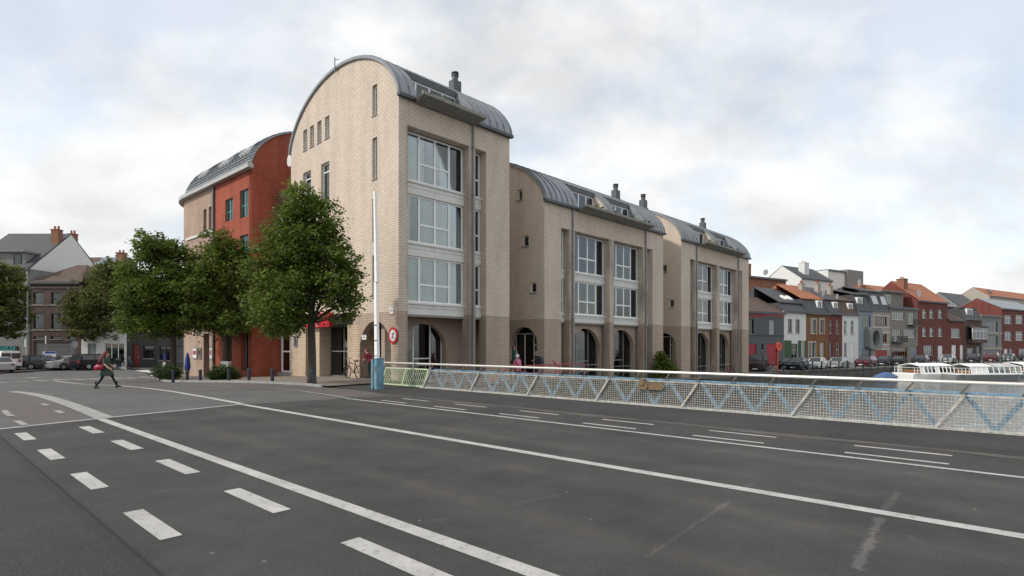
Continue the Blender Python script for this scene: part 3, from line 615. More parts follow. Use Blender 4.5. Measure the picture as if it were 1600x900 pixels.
for k in range(5):
    t = MB(); w = 4.9 + k * 1.4; t.box(2.0, 2.6, w, w + .6, .25, .32); t.tube([(2.3, w + .3, -.3), (2.3, w + .3, .25)], .03); t.build('cafe_table', ROOM, main_b)
# round sign column, name plates
def plate(name, label, cat, mtx_loc, sz, mt, rim=None, parent=None):
    p = MB(); p.box(-.03, 0, -sz[0] / 2, sz[0] / 2, -sz[1] / 2, sz[1] / 2); o = p.build(name, mt, parent); return o
def on_gable_thing(name, label, cat, w, z, off=.0, group=None): p = xy(-off, w); return empty(name, (p.x, p.y, z), ANG, label, cat, group)
def disc(r0, r1, x0, x1, n=28):
    m = MB()
    for i in range(n):
        a, b = 2 * math.pi * i / n, 2 * math.pi * (i + 1) / n; P_ = lambda r, t, x: (x, r * math.cos(t), r * math.sin(t))
        m.hexa([P_(r0, a, x0), P_(r1, a, x0), P_(r1, b, x0), P_(r0, b, x0), P_(r0, a, x1), P_(r1, a, x1), P_(r1, b, x1), P_(r0, b, x1)])
    return m
w_, z_ = gab(615.5, 524); t = on_gable_thing('traffic_sign', 'round white traffic sign with red rim on the brick arch corner', 'sign', w_, z_, .05)
disc(.001, .34, -.02, .0).build('sign_face', SIGN_W, t); disc(.3, .42, -.03, .01).build('sign_rim', REDP, t)
m = MB(); m.tube([(-.025, -.08, -.16), (-.025, .05, .12)], .03); m.tube([(-.025, .1, -.18), (-.025, .0, .0), (-.025, -.1, .16)], .025); m.build('sign_symbol', GREY, t)
for (px, py, sw_, sh_, lab) in ((613, 485.5, .32, .34, 'small white street name plate on the beige brick corner'), (570, 527, .45, .26, 'white street name plate beside the arch and bicycle')):
    w_, z_ = gab(px, py); t = on_gable_thing('name_plate', lab, 'sign', w_, z_, .02); plate('plate', None, None, None, (sw_, sh_), SIGN_W, parent=t)
    m = MB(); m.box(-.036, -.03, -sw_ * .3, sw_ * .3, -.03, .02); m.box(-.036, -.03, -sw_ * .15, sw_ * .15, .07, .1); m.build('lettering', GREY, t)
w0, z1 = gab(522, 490); w1, z0 = gab(484, 511); t = on_gable_thing('shop_sign', 'red box sign with white oval ring above the cafe window', 'sign', (w0 + w1) / 2, (z0 + z1) / 2, .2)
hw = (w1 - w0) / 2; m = MB(); m.box(-.12, .14, -hw, hw, -.42, .42); m.build('sign_box', REDP, t)
r = disc(.27, .31, -.14, -.12); 
for i, v in enumerate(r.v): r.v[i] = (v[0], v[1] * .72 - .08, v[2] * 1.25)
r.build('oval_ring', SIGN_W, t)
SGN = Matrix(((0, 0, -1, -.125), (-1, 0, 0, .42), (0, 1, 0, -.02), (0, 0, 0, 1))); text_part('lettering', 'JIM', .2, SIGN_W, t, SGN)
w_, z_ = gab(462.5, 533); t = on_gable_thing('number_plaque', 'grey plaque with dark house number 3 on the pier', 'sign', w_, z_, .03); plate('plaque', None, None, None, (.5, .75), GREY, parent=t)
text_part('numeral', '3', .8, NAVY, t, Matrix(((0, 0, -1, -.04), (-1, 0, 0, 0), (0, 1, 0, 0), (0, 0, 0, 1))))
# arcade behind the tall block: inner walls with arches and glazed doors
def arcade(b, length, bays, dep):
    hs = [(a0 + .35, a1 - .1, LB, arch((a0 + a1 + .25) / 2, (a1 - a0 - .45) / 2, 3.02 - (a1 - a0 - .45) / 2 * .95, .95)) for a0, a1 in bays]
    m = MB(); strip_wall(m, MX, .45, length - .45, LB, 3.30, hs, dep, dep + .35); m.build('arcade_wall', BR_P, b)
    for a0, a1 in bays:
        window(b, MX, a0 + .3, a1 - .1, -1.3 if length > 10 else -.6, 3.2, dep + .4, (1, 1.1, .8), ((), (.42,), ()), .07, WHITE if length < 10 else GREY, GLASS_D, None, 2.6, 'arcade_door')
    f = MB(); f.box(.45, length - .45, dep + .35, dep + 3.2, LB, -.95 if length > 10 else -.6); f.build('arcade_floor', ROOM, b)
    for a0, a1 in bays:
        h = MB(); z = gz(*(xy(b['u0'] + (a0 + a1) / 2, .3))) + .95
        h.tube([(a0 + .1, .3, z), (a1 - .5, .3, z), (a1 - .15, .3, z - .25), (a1 - .15, .3, z - .9)], .03); h.tube([(a0 + .1, .3, z - .45), (a1 - .3, .3, z - .45)], .02); h.build('arcade_rail', GREY, b)
main_b['u0'] = 0.0; arcade(main_b, 8.05, [(1.2, 4.77)], 2.0)
# ------------------------------------------------------------------ the two lower blocks
B_LAY = []; x = 0
for wdt, kind in ((1.75, 'pier'), (.9, 'slot'), (.6, 'pier'), (4.25, 'bay'), (.55, 'pier'), (4.25, 'bay'), (.6, 'pier'), (.9, 'slot'), (1.75, 'pier')):
    B_LAY.append((x, x + wdt, kind)); x += wdt
B_LAY += [(2.95, 0, 'pipe'), (12.6, 0, 'pipe')]
for u0, lab, wins, apx in ((11.32, 'middle beige brick apartment block with two dormers in its barrel roof', [(808, 297, 816, 314), (816, 369, 826, 386), (828, 442, 838, 458)], (798, 840, 511)),
                           (30.1, 'farthest beige brick apartment block with barrel roof beside the far quay', [(1033, 414, 1042, 426), (1045, 468, 1053, 481)], (1036, 1056, 520))):
    hs = [px_hole(*q, u0) for q in wins]; wr, _ = gab(apx[1], 540, u0); wl, _ = gab(apx[0], 540, u0); wl = max(wl, wr + 2.6); _, za = gab((apx[0] + apx[1]) / 2, apx[2], u0)
    rr = (wl - wr) / 2; b, P2 = block(lab, u0, 15.55, 11.4, B_LAY, [(3.98, 6.4), (7.0, 9.75)], 9.8, None, None, hs + [(wr, wl, LB, arch((wl + wr) / 2, rr, za - rr))]); b['u0'] = u0
    window(b, MY, wr, wl, -.6, 2.6, .6, (1, 1, 1), ((.75,), (), ()), .06, WHITE, GLASS_D, None, 2.5, 'arcade_door')
    for h in hs:
        window(b, MY, h[0], h[1], h[2] + .02, h[3], .14, (1,), (), .06, WHITE, GLASS, None, .8); s = MB(); mbox(s, MY, h[0] - .05, h[1] + .05, -.05, .14, h[2] - .07, h[2] + .018); s.build('sill', CONC, b)
    vault(b, P2, 0, 15.55, SPAN, [(3.4, 7.3), (8.3, 12.2)], 1.4); dormer(b, P2, 3.4, 7.3, 1.4, (3.3, 8.0), BR_P); dormer(b, P2, 8.3, 12.2, 1.4, (8.05, 12.6))
    arcade(b, 15.55, [(3.25, 7.5), (8.05, 12.3)], .75 if u0 < 20 else .75)
    if u0 < 20:
        for px in (962, 1005): uu, _ = side(px, 310, 4.6); chimney(b, uu - u0, 4.6, P2(4.6) + .1, 1.7, .42)
    else: uu, _ = side(1098, 355, 4.6); chimney(b, uu - u0, 4.6, P2(4.6) + .1, 1.5, .42)

# ------------------------------------------------------------------ red brick building with rounded end
RC = Vector((-17.8, 37.4)); RD = Vector((-1.158, 1)).normalized(); RI = Vector((RD.y, -RD.x)); RANG = math.atan2(RD.y, RD.x); RB = -1.6
red = empty('corner_building', (RC.x, RC.y, 0), RANG, 'red and pinkish brick building with zinc roof and rounded end behind the trees', 'building')
def rpx(px, py):                                            # pixel on the red front
    k = (px - CX) / F; a = (RC.x - k * RC.y) / (k * RD.y - RD.x); return a, CZ + (HY - py) * (RC.y + a * RD.y) / F
def rhole(l, t, r, bt): a1, z1 = rpx(l, t); a0, _ = rpx(r, t); _, z0 = rpx(r, bt); return (a0, a1, z0, z1)
RE = 14.05; RP = prof_fn(RE, 3.3, 4.6); XS = 6.3; XC = 12.0; RR = 4.6
rw = [rhole(352, 313, 364, 343), rhole(375, 299, 388, 337), rhole(375, 369, 388, 405), rhole(352, 378, 364, 410)]
ro = [rhole(376, 517, 388, 600), rhole(352, 520, 362, 600)]
m = MB(); strip_wall(m, MXN, 0, XS, RB, RE, rw + [(h[0], h[1], RB + 1.6, h[3]) for h in ro], 0, .4); m.build('front_wall', BR_R, red)
kw = [rhole(326, 324, 330.5, 362), rhole(318, 328, 322.5, 364)]
m = MB(); strip_wall(m, MXN, XS, XC, RB, RE, kw + [(rpx(327, 520)[0], rpx(318, 520)[0], RB + 1, 2.7)], 0, .4); m.build('pale_front_wall', BR_K, red)
m = MB(); NA = 16
for i in range(NA):
    a, b_ = math.pi * i / NA, math.pi * (i + 1) / NA; Q = lambda r, t, z: (XC + r * math.sin(t), -RR + r * math.cos(t), z)
    m.hexa([Q(RR, a, RB), Q(RR, b_, RB), Q(RR - .4, b_, RB), Q(RR - .4, a, RB), Q(RR, a, RE), Q(RR, b_, RE), Q(RR - .4, b_, RE), Q(RR - .4, a, RE)])
m.build('round_wall', BR_K, red)
m = MB(); strip_wall(m, lambda a, d, z: (d, -a, z), 0, 9.2, RB, lambda a: RP(a), [], -.002, .4); m.build('side_wall', BR_R, red)
m = MB(); n = 36; wl = [9.2 * (1 - math.cos(math.pi * i / n)) / 2 for i in range(n + 1)]
for wa, wc in zip(wl, wl[1:]): m.hexa([(-.12, -wa, RP(wa)), (XC, -wa, RP(wa)), (XC, -wc, RP(wc)), (-.12, -wc, RP(wc)), (-.12, -wa + .1, RP(wa) + .12), (XC, -wa + .1, RP(wa) + .12), (XC, -wc, RP(wc) + .13), (-.12, -wc, RP(wc) + .13)])
wl2 = [w for w in wl if w <= 4.6 + 1e-6]
for i in range(NA):
    a, b_ = math.pi * i / NA, math.pi * (i + 1) / NA
    for wa, wc in zip(wl2, wl2[1:]):
        Q = lambda w, t: (XC + (RR - w) * math.sin(t), -RR + (RR - w) * math.cos(t), RP(w) + .12); m.add([Q(wa, a), Q(wa, b_), Q(wc, b_), Q(wc, a)], [(0, 1, 2, 3)])
rroof = m.build('roof', ZINC, red)
for k in range(22):
    u = .3 + k * .55; s = MB(); wl3 = wl[2:n // 2 + 4:2]
    for wa, wc in zip(wl3, wl3[1:]): s.bar((u, -wa + .08, RP(wa) + .15), (u, -wc + .05, RP(wc) + .15), .04, .06)
    s.build('seam', SEAM, rroof)
m = MB(); m.box(-.3, XC, 0, .38, RE - .22, RE + .05)
for i in range(NA):
    a, b_ = math.pi * i / NA, math.pi * (i + 1) / NA; Q = lambda r, t, z: (XC + r * math.sin(t), -RR + r * math.cos(t), z)
    m.hexa([Q(RR, a, RE - .22), Q(RR, b_, RE - .22), Q(RR + .38, b_, RE - .22), Q(RR + .38, a, RE - .22), Q(RR, a, RE + .05), Q(RR, b_, RE + .05), Q(RR + .38, b_, RE + .05), Q(RR + .38, a, RE + .05)])
m.build('gutter', mat('pale_gutter', (.42, .43, .43), .5, .08), rroof)
for u in (1.0, 1.8, 4.6, 5.4, 8.7, 9.5):                    # roof lights
    s = MB(); a, c = .35, 1.7; s.hexa([(u, -a, RP(a)), (u + .7, -a, RP(a)), (u + .7, -c, RP(c)), (u, -c, RP(c)), (u, -a + .2, RP(a) + .2), (u + .7, -a + .2, RP(a) + .2), (u + .7, -c + .1, RP(c) + .24), (u, -c + .1, RP(c) + .24)])
    o = s.build('roof_light', WHITE, rroof); g = MB(); g.add([(u + .09, -a + .18, RP(a) + .3), (u + .61, -a + .18, RP(a) + .3), (u + .61, -c + .2, RP(c) + .24), (u + .09, -c + .2, RP(c) + .24)], [(0, 1, 2, 3)]); g.build('pane', mat('sky_glass', (.5, .53, .56), .1, .05), o, fix=False)
for h in rw: window(red, MXN, h[0], h[1], h[2], h[3], .12, (1, 1), ((.45,), (.45,)), .07, TEAL, GLASS, (CURT,), .8)
for h in kw: window(red, MXN, h[0], h[1], h[2], h[3], .2, (1,), (), .05, mat('brown_frame', (.12, .03, .02), .5), GLASS_D, None, .5)
for h in ro: window(red, MXN, h[0], h[1], -.05, h[3], .35, (1, 1), (), .06, TEAL, GLASS_D, None, 2.0, 'shop_window'); m = MB(); m.box(h[0], h[1], -.3, -.02, RB, -.06); m.build('window_plinth', CONC, red)
m = MB(); m.box(XS - .1, XS + .1, .001, .14, RB, RE - .3); m.build('downpipe', ZINC_D, red)
a1, z1 = rpx(300, 372); m = MB(); m.box(XS + .15, XC, .0, .1, z1 - .1, z1 + .08); m.build('string_course', PANEL, red)
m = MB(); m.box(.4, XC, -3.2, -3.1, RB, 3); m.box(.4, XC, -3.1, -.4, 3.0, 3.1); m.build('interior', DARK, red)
for a, b, c, d, mt in ((302, 308.5, 543, 561, SIGN_W), (310, 315.5, 543, 561, BRONZE), (328.5, 332.5, 542, 562, SIGN_W)):
    a1, z1 = rpx(a, c); a0, z0 = rpx(b, d); m = MB(); m.box(a0, a1, .01, .06, z0, z1); o = m.build('poster_frame', GREY, red); m = MB(); m.box(a0 + .06, a1 - .06, .06, .066, z0 + .08, z1 - .08); m.build('poster', mt, o)
    m = MB(); m.box(a0 + .12, a1 - .12, .066, .07, z0 + .35, z1 - .25); m.build('poster_print', NAVY if mt != SIGN_W else mat('poster_red', (.3, .06, .06), .6, .5, 8), o)
a1, z1 = rpx(355, 503); a0, z0 = rpx(374, 518); c = RC + RD * ((a0 + a1) / 2) - RI * .25
t = empty('shop_sign', (c.x, c.y, (z0 + z1) / 2), RANG, 'red box sign above the window of the red brick building', 'sign'); hw = (a1 - a0) / 2; m = MB(); m.box(-hw, hw, -.2, .2, -.35, .35); m.build('sign_box', REDP, t)
m = MB()
for i in range(24):
    p = [(math.cos(q) * .2, .21, math.sin(q) * .3) for q in (2 * math.pi * i / 24, 2 * math.pi * (i + 1) / 24)]; m.bar(p[0], p[1], .03, .05)
m.build('oval_ring', SIGN_W, t)
# terrace between the red and the beige building
tb = empty('link_building', (xy(0, 12.8).x, xy(0, 12.8).y, 0), ANG, 'low link with balcony between the red and the beige building', 'building')
m = MB(); m.box(.5, 8, .02, 4.2, LB, 9.8); m.build('wall', GREYB, tb)
w0, z0 = gab(456, 286); w1, z1 = gab(437, 262); m = MB(); m.box(.1, 8, .03, 3.0, 9.8, 10.35); m.box(.02, .5, .03, 3.0, 10.4, 10.7); m.build('cornice', WHITE, tb)
m = MB(); 
for k in range(20): m.box(.14, .17, .05 + k * .14, .15 + k * .14, 10.72, 12.6)
m.build('balustrade', mat('balustrade_brown', (.14, .09, .085), .6), tb)
m = MB(); m.box(.6, .9, .03, 1.4, 15.3, 15.9); m.build('bracket', WHITE, tb)
wq, zq_ = gab(446, 246); d_ = disc(.001, .45, .3, .34); 
for i, v in enumerate(d_.v): d_.v[i] = (v[0], v[1] + wq - 12.8, v[2] + zq_ - .1)
d_.build('satellite_dish', SIGN_W, tb)
window(tb, MY, .05, 2.3, -.1, 2.9, .3, (.8, 1.3, .2), ((), (.48,), ()), .1, WHITE, GLASS_D, None, None, 'entrance_door')
m = MB(); m.box(.05, .5, .04, 2.4, -.7, -.12); m.build('step', CONC, tb); m = MB(); m.box(-.05, .5, .03, 2.6, 2.95, 3.6); m.build('fascia', BLACK, tb)
window(tb, MY, .3, 2.6, 6.6, 9.4, .42, (1, 1, 1), (), .08, WHITE, GLASS, None, None)

# ------------------------------------------------------------------ houses
def house(name, label, base, origin, ang, width, height, wall, holes, depth=9.0, roof=None, base_z=0.0, fm=None, extra=None, cat='house', group=None):
    """holes: (x0, x1, z0, z1, kind)"""
    b = empty(name, (origin.x, origin.y, base_z), ang, label, cat, group); m = MB()
    strip_wall(m, MX, 0, width, -.4, height, [h[:4] for h in holes], 0, .3); m.build('front_wall', wall, b)
    m = MB(); m.box(0, .25, .3, depth, -.4, height); m.box(width - .25, width, .3, depth, -.4, height); m.box(.25, width - .25, depth - .25, depth, -.4, height); m.box(.25, width - .25, .3, depth - .25, height - .2, height - .01); m.build('wall', wall, b)
    for h in holes:
        k = h[4]; w = h[1] - h[0]; f = h[5] if len(h) > 5 else (fm or WHITE)
        if k == 'door':
            d = MB(); d.box(h[0] + .01, h[1] - .01, .12, .2, h[2], h[3] - .01); d.box(h[0] + .12, h[1] - .12, .10, .12, h[2] + .25, h[2] + 1.0); d.box(h[0] + .12, h[1] - .12, .10, .12, h[2] + 1.2, h[3] - .2); o = d.build('door', f, b)
            q = MB(); q.box(h[1] - .24, h[1] - .16, .04, .1, h[2] + 1.0, h[2] + 1.14); q.build('handle', RIM, o)
        elif k == 'blind':
            d = MB(); d.box(h[0] + .01, h[1] - .01, .1, .16, h[2] + .01, h[3] - .01); d.build('shutter', f, b)
        elif k == 'garage':
            o = None
            for j in range(5): d = MB(); z0 = h[2] + (h[3] - h[2]) * j / 5; d.box(h[0] + .01, h[1] - .01, .12 + .004 * (j % 2), .2, z0 + .01, z0 + (h[3] - h[2]) / 5 - .01); d.build('garage_panel', f, b)
        else:
            window(b, MX, h[0], h[1], h[2], h[3], .13, (1,) * max(1, round(w / .85)), tuple((.66,) for _ in range(max(1, round(w / .85)))) if k == 'T' else (), .07, f, GLASS_F, (CURT, ((.25, .8),)) if k in ('T', 'W') else None, 1.2)
            s = MB(); s.box(h[0] - .06, h[1] + .06, -.07, .13, h[2] - .09, h[2] - .004); s.build('sill', CONC, b)
            if k == 'S':
                s = MB()
                for x0, x1, z0, z1 in ((h[0] - .2, h[0], h[2] - .1, h[3] + .2), (h[1], h[1] + .2, h[2] - .1, h[3] + .2), (h[0], h[1], h[3], h[3] + .2)): s.box(x0, x1, -.03, .02, z0, z1)
                s.build('surround', CREAM, b)
    if roof:
        kind, mt, rh = roof[:3]; m = MB(); ov = .25
        if kind == 'gable':                                # ridge parallel to the street
            m.hexa([(0, -ov, height - .05), (width, -ov, height - .05), (width, depth * .5, height + rh), (0, depth * .5, height + rh), (0, -ov, height + .1), (width, -ov, height + .1), (width, depth * .5, height + rh + .15), (0, depth * .5, height + rh + .15)])
            m.hexa([(0, depth * .5, height + rh), (width, depth * .5, height + rh), (width, depth + ov, height - .05), (0, depth + ov, height - .05), (0, depth * .5, height + rh + .15), (width, depth * .5, height + rh + .15), (width, depth + ov, height + .1), (0, depth + ov, height + .1)])
            for x0, x1 in ((.0, .25), (width - .25, width)):
                g = MB(); g.add([(x0, 0, height - .02), (x0, depth, height - .02), (x0, depth / 2, height + rh), (x1, 0, height - .02), (x1, depth, height - .02), (x1, depth / 2, height + rh)], [(0, 1, 2), (5, 4, 3), (0, 3, 4, 1), (1, 4, 5, 2), (2, 5, 3, 0)])
                g.build('gable_wall', roof[3] if len(roof) > 3 else wall, b)
        elif kind == 'mansard':
            m.hexa([(0, -.1, height), (width, -.1, height), (width, depth, height), (0, depth, height), (0, .9, height + rh), (width, .9, height + rh), (width, depth - .8, height + rh), (0, depth - .8, height + rh)])
            if len(roof) > 3:
                r2, mt2 = roof[3]; q = MB(); q.hexa([(0, .7, height + rh), (width, .7, height + rh), (width, depth * .55, height + rh + r2), (0, depth * .55, height + rh + r2), (0, .7, height + rh + .14), (width, .7, height + rh + .14), (width, depth * .55, height + rh + r2 + .14), (0, depth * .55, height + rh + r2 + .14)])
                q.hexa([(0, depth * .55, height + rh), (width, depth * .55, height + rh), (width, depth, height + rh), (0, depth, height + rh), (0, depth * .55, height + rh + r2), (width, depth * .55, height + rh + r2), (width, depth, height + rh + .1), (0, depth, height + rh + .1)]); q.build('upper_roof', mt2, b)
        elif kind == 'hip':
            i = min(width * .4, depth * .5); m.add([(-ov, -ov, height), (width + ov, -ov, height), (width + ov, depth + ov, height), (-ov, depth + ov, height), (i, depth / 2, height + rh), (width - i, depth / 2, height + rh)], [(3, 2, 1, 0), (0, 1, 5, 4), (1, 2, 5), (2, 3, 4, 5), (3, 0, 4)])
        elif kind == 'flat': m.box(-.05, width + .05, -.15, depth, height, height + rh)
        ro_ = m.build('roof', mt, b)
        g = MB(); g.box(-.02, width + .02, -.34, -.02, height - .22, height + .06); g.build('cornice', ZINC_D, ro_)
        for dz in (roof[4] if len(roof) > 4 else ()):        # dormer windows x0,x1,z0,z1
            x0, x1, z0, z1 = dz; q = MB(); q.box(x0 - .12, x1 + .12, .25, 2.2, z1, z1 + .15); q.box(x0 - .12, x0, .3, 2.2, z0 - .1, z1); q.box(x1, x1 + .12, .3, 2.2, z0 - .1, z1); o = q.build('dormer', WHITE, b); window(b, MX, x0, x1, z0, z1, .3, (1, 1) if x1 - x0 > .9 else (1,), (), .07, WHITE, GLASS_F, None, .6)
    return b
def chim(b, x, y, z, h, mt, s=.4):
    c = MB(); c.box(x - s, x + s, y - s * .8, y + s * .8, z, z + h); c.box(x - s - .06, x + s + .06, y - s * .8 - .06, y + s * .8 + .06, z + h, z + h + .12); o = c.build('chimney', mt, b)
    for k in (-.5, .5):
        p = MB(); p.lathe([(.13, z + h + .1), (.11, z + h + .55)], 8); p.v = [(v[0] + x + k * s, v[1] + y, v[2]) for v in p.v]; p.build('chimney_pot', TILE_O, o)
def dish(b, x, y, z, r=.45):
    m = MB(); n = 14
    for i in range(n):
        a, c = 2 * math.pi * i / n, 2 * math.pi * (i + 1) / n; m.add([(x, y + .12, z), (x + r * math.cos(a), y, z + r * math.sin(a)), (x + r * math.cos(c), y, z + r * math.sin(c))], [(0, 1, 2), (2, 1, 0)])
    m.tube([(x, y + .1, z), (x, y + .2, z - .9)], .03); m.build('satellite_dish', SIGN_W, b, fix=False)
PF = E0 + DN * 12
def fx(px): k = (px - CX) / F; return (k * PF.y - PF.x) / (D.x - k * D.y)
def fz(px, py): t = fx(px); return CZ + (HY - py) / F * (PF.y + t * D.y) - QZ
def town(label, x0, x1, eave, wall, wins, **kw):
    t0, t1 = fx(x0), fx(x1); hs = []
    for w in wins:
        a, b_, c, d = w[:4]; mid = (a + b_) / 2; z0 = max(.05, fz(mid, d)); hs.append((fx(a) - t0, fx(b_) - t0, z0, fz(mid, c)) + tuple(w[4:]))
    h = fz((x0 + x1) / 2, eave); p = PF + D * t0
    return house('town_house', label, None, p, DANG, t1 - t0 - .01, h, wall, hs, base_z=QZ, group='houses across the canal', **kw), h, t1 - t0
RDOOR = mat('red_door', (.33, .02, .035), .5, .06); GDOOR = mat('grey_door', (.2, .22, .24), .5, .06); BLIND = mat('grey_blind', (.33, .34, .36), .6, .05); RW = mat('dark_red_frame', (.25, .02, .04), .5, .05)
h1, hh, ww = town('dark grey rendered house with red doors and brown tiled roof', 1150, 1225, 488, G_RENDER, [(1170, 1178, 499, 522, 'N', BLACK), (1202, 1210.5, 500, 523, 'blind', BLIND), (1198, 1214, 537, 574, 'door', RDOOR), (1165, 1182, 537, 574, 'garage', RDOOR), (1189, 1193, 537, 547, 'N', BLACK)], roof=('gable', TILE_B, 2.6, W_RENDER))
m = MB(); m.box(0, ww, -.06, .0, fz(1190, 525), fz(1190, 523)); m.build('string_course', BLACK, h1); m = MB(); m.box(fx(1192) - fx(1150), ww, -.05, 0, fz(1200, 493.6), fz(1200, 492)); m.build('neon_line', NEON, h1)
text_part('lettering', 'turistens', .85, NEON, h1, Matrix(((1, 0, 0, fx(1181) - fx(1150)), (0, 0, -1, -.05), (0, 1, 0, fz(1180, 492.5)), (0, 0, 0, 1))))
h2, hh, ww = town('white rendered house with green ground floor and slate roof', 1225, 1259.5, 487, W_RENDER, [(1231, 1238, 498.6, 520, 'T', CREAM), (1243, 1250, 499, 520.5, 'T', CREAM), (1236.5, 1247, 537, 566, 'T', CREAM), (1251.5, 1257, 533, 574, 'door', CREAM)], roof=('mansard', SLATE, 1.3, (2.6, SLATE)))
m = MB(); gx = fx(1225)
for a, b_ in ((1225.3, 1236.5), (1247, 1251.5), (1257, 1259.2)): m.box(fx(a) - gx, fx(b_) - gx, -.04, .0, 0, fz(1240, 532))
m.build('green_cladding', GREEN_D, h2)
m = MB(); z = hh + 1.9
for k in (2.6, 4.0): m.hexa([(k, 1.55, z - .05), (k + .8, 1.55, z - .05), (k + .8, 2.4, z + .6), (k, 2.4, z + .6), (k, 1.5, z + .15), (k + .8, 1.5, z + .15), (k + .8, 2.35, z + .8), (k, 2.35, z + .8)])
m.build('roof_light', WHITE, h2)
h3, hh, ww = town('ochre brown house with cream window surrounds and orange upper roof', 1260, 1294, 489.7, BR_U, [(1267.5, 1275, 499, 521.6, 'S'), (1280.8, 1287, 499, 521.6, 'S'), (1264, 1274, 535, 567, 'S'), (1281, 1288, 535, 574, 'door', CREAM)], roof=('mansard', SLATE, 2.2, (2.6, TILE_O), [(fx(1281) - fx(1260), fx(1287) - fx(1260), fz(1284, 487), fz(1284, 471))]))
chim(h3, ww - 1.5, 3.5, hh + 3.0, 2.0, B_RENDER)
h4, hh, ww = town('narrow dark red brick house with slate mansard and white dormer', 1294, 1316, 490, BR_T, [(1296, 1300, 500, 521, 'T'), (1306.5, 1311, 501, 522, 'T'), (1296, 1300, 535, 574, 'door', GDOOR), (1306.5, 1311.5, 536, 567, 'T')], roof=('mansard', SLATE, 2.2, (2.4, SLATE), [(fx(1306) - fx(1294), fx(1311) - fx(1294), fz(1308, 487), fz(1308, 473))]))
chim(h4, 2.6, 3.2, hh + 2.8, 2.2, B_RENDER); dish(h4, .8, 1.2, hh + 3.4)
h5, hh, ww = town('cream rendered house with brown mansard roof and dormer', 1316, 1341, 491, W_RENDER, [(1318.8, 1323, 501, 522.5, 'T'), (1329.3, 1334, 501, 522.5, 'T'), (1318.8, 1323, 536, 574, 'door', GDOOR), (1329.3, 1335, 536, 567, 'blind', SIGN_W)], roof=('mansard', TILE_B, 2.2, (2.0, TILE_B), [(fx(1329) - fx(1316), fx(1335) - fx(1316), fz(1332, 489), fz(1332, 475))]))
chim(h5, 2.2, 3.2, hh + 2.6, 2.2, B_RENDER); dish(h5, .4, 1.0, hh + 2.9)
h6, hh, ww = town('narrow blue grey house with protruding concrete oval window', 1341, 1363, 484.6, BLUEGREY, [(1346, 1361, 492, 510.5, 'N', BLUEGREY), (1346, 1361, 546, 574, 'N', BLUEGREY)], roof=('mansard', SLATE, 2.6, (1.2, SLATE), [(fx(1343) - fx(1341), fx(1350) - fx(1341), fz(1346, 480), fz(1346, 466))]))
t0 = fx(1341); a0, a1, z0, z1 = fx(1350.5) - t0, fx(1369.6) - t0, fz(1360, 545.5), fz(1360, 512); m = MB(); cx_, cz_ = (a0 + a1) / 2, (z0 + z1) / 2; rx, rz = (a1 - a0) * .3, (z1 - z0) * .37
strip_wall(m, MX, a0, a1, z0, cz_, [], -.9, -.02) if False else None
for i in range(28):
    p = [2 * math.pi * (i + k) / 28 for k in (0, 1)]; q = []
    for d_ in (-.95, -.05):
        for t_ in p:
            c, s_ = math.cos(t_), math.sin(t_); k = 1 / max(abs(c), abs(s_)); q += [(cx_ + rx * c, d_, cz_ + rz * s_), (cx_ + (a1 - a0) / 2 * c * k, d_, cz_ + (z1 - z0) / 2 * s_ * k)]
    m.hexa([q[0], q[1], q[3], q[2], q[4], q[5], q[7], q[6]])
m.build('oval_window_box', GREYB, h6); m = MB(); m.box(a0 + .1, a1 - .1, -.3, -.26, z0 + .1, z1 - .1); m.build('pane', mat('dark_pane', (.06, .07, .08), .1, .1), h6)
h7, hh, ww = town('beige banded house with dark red windows and red garage', 1363, 1390, 485, B_RENDER, [(1367, 1386, 495, 508.5, 'N', RW), (1370.5, 1386, 521.5, 535, 'N', RW), (1367.5, 1386, 547.5, 574, 'garage', RDOOR)], roof=('mansard', SLATE, 3.2, (1.2, SLATE)))
m = MB(); z = hh + 1.0
for k in (.8, 3.8): m.hexa([(k, .18, z), (k + 1.6, .18, z), (k + 1.6, .66, z + 1.5), (k, .66, z + 1.5), (k, .1, z + .05), (k + 1.6, .1, z + .05), (k + 1.6, .58, z + 1.55), (k, .58, z + 1.55)])
m.build('roof_light', mat('roof_pane', (.45, .46, .47), .25, .05), h7)
m = MB()
for yy in (487, 493, 511, 519, 538, 545): m.box(.02, ww - .02, -.05, 0, fz(1376, yy + 1), fz(1376, yy))
m.build('stone_bands', W_RENDER, h7); dish(h7, .6, 2.4, hh + 5.0, .6)
h8, hh, ww = town('taupe flats with balconies and set back top floor', 1390, 1434, 482, T_RENDER, [(1393, 1414, 487.5, 500, 'W'), (1419, 1430, 488.5, 508, 'W'), (1393.5, 1410, 515, 534.5, 'W'), (1412, 1431, 515, 528, 'W'), (1393, 1418, 542.5, 574, 'N', mat('orange_frame', (.45, .2, .06), .5)), (1420, 1434, 541, 574, 'garage', GDOOR)], roof=('flat', ZINC_D, .25))
m = MB(); m.box(.4, ww - 1.4, 1.8, 8, hh + .25, hh + 3.0); m.box(0, ww - 1.0, 1.2, 8.2, hh + 3.0, hh + 3.3); o = m.build('top_floor', T_RENDER, h8); window(h8, MX, 1.0, 4.2, hh + 1.0, hh + 2.5, 1.72, (1, 1, 1), (), .07, WHITE, GLASS_F, None, None)
for a0, a1, zz in ((1417, 1431, 508), (1392, 1410, 534)):
    m = MB(); x0, x1 = fx(a0) - fx(1390), fx(a1) - fx(1390); z = fz((a0 + a1) / 2, zz); m.box(x0, x1, -1, -.02, z - .15, z)
    for k in range(int((x1 - x0) / .14)): m.box(x0 + k * .14, x0 + k * .14 + .03, -.98, -.95, z, z + 1.0)
    m.box(x0, x1, -1.0, -.94, z + 1.0, z + 1.05); m.build('balcony', BLACK, h8)
chim(h8, 2, 6, hh + 3.2, 1.2, BR_O, .9)
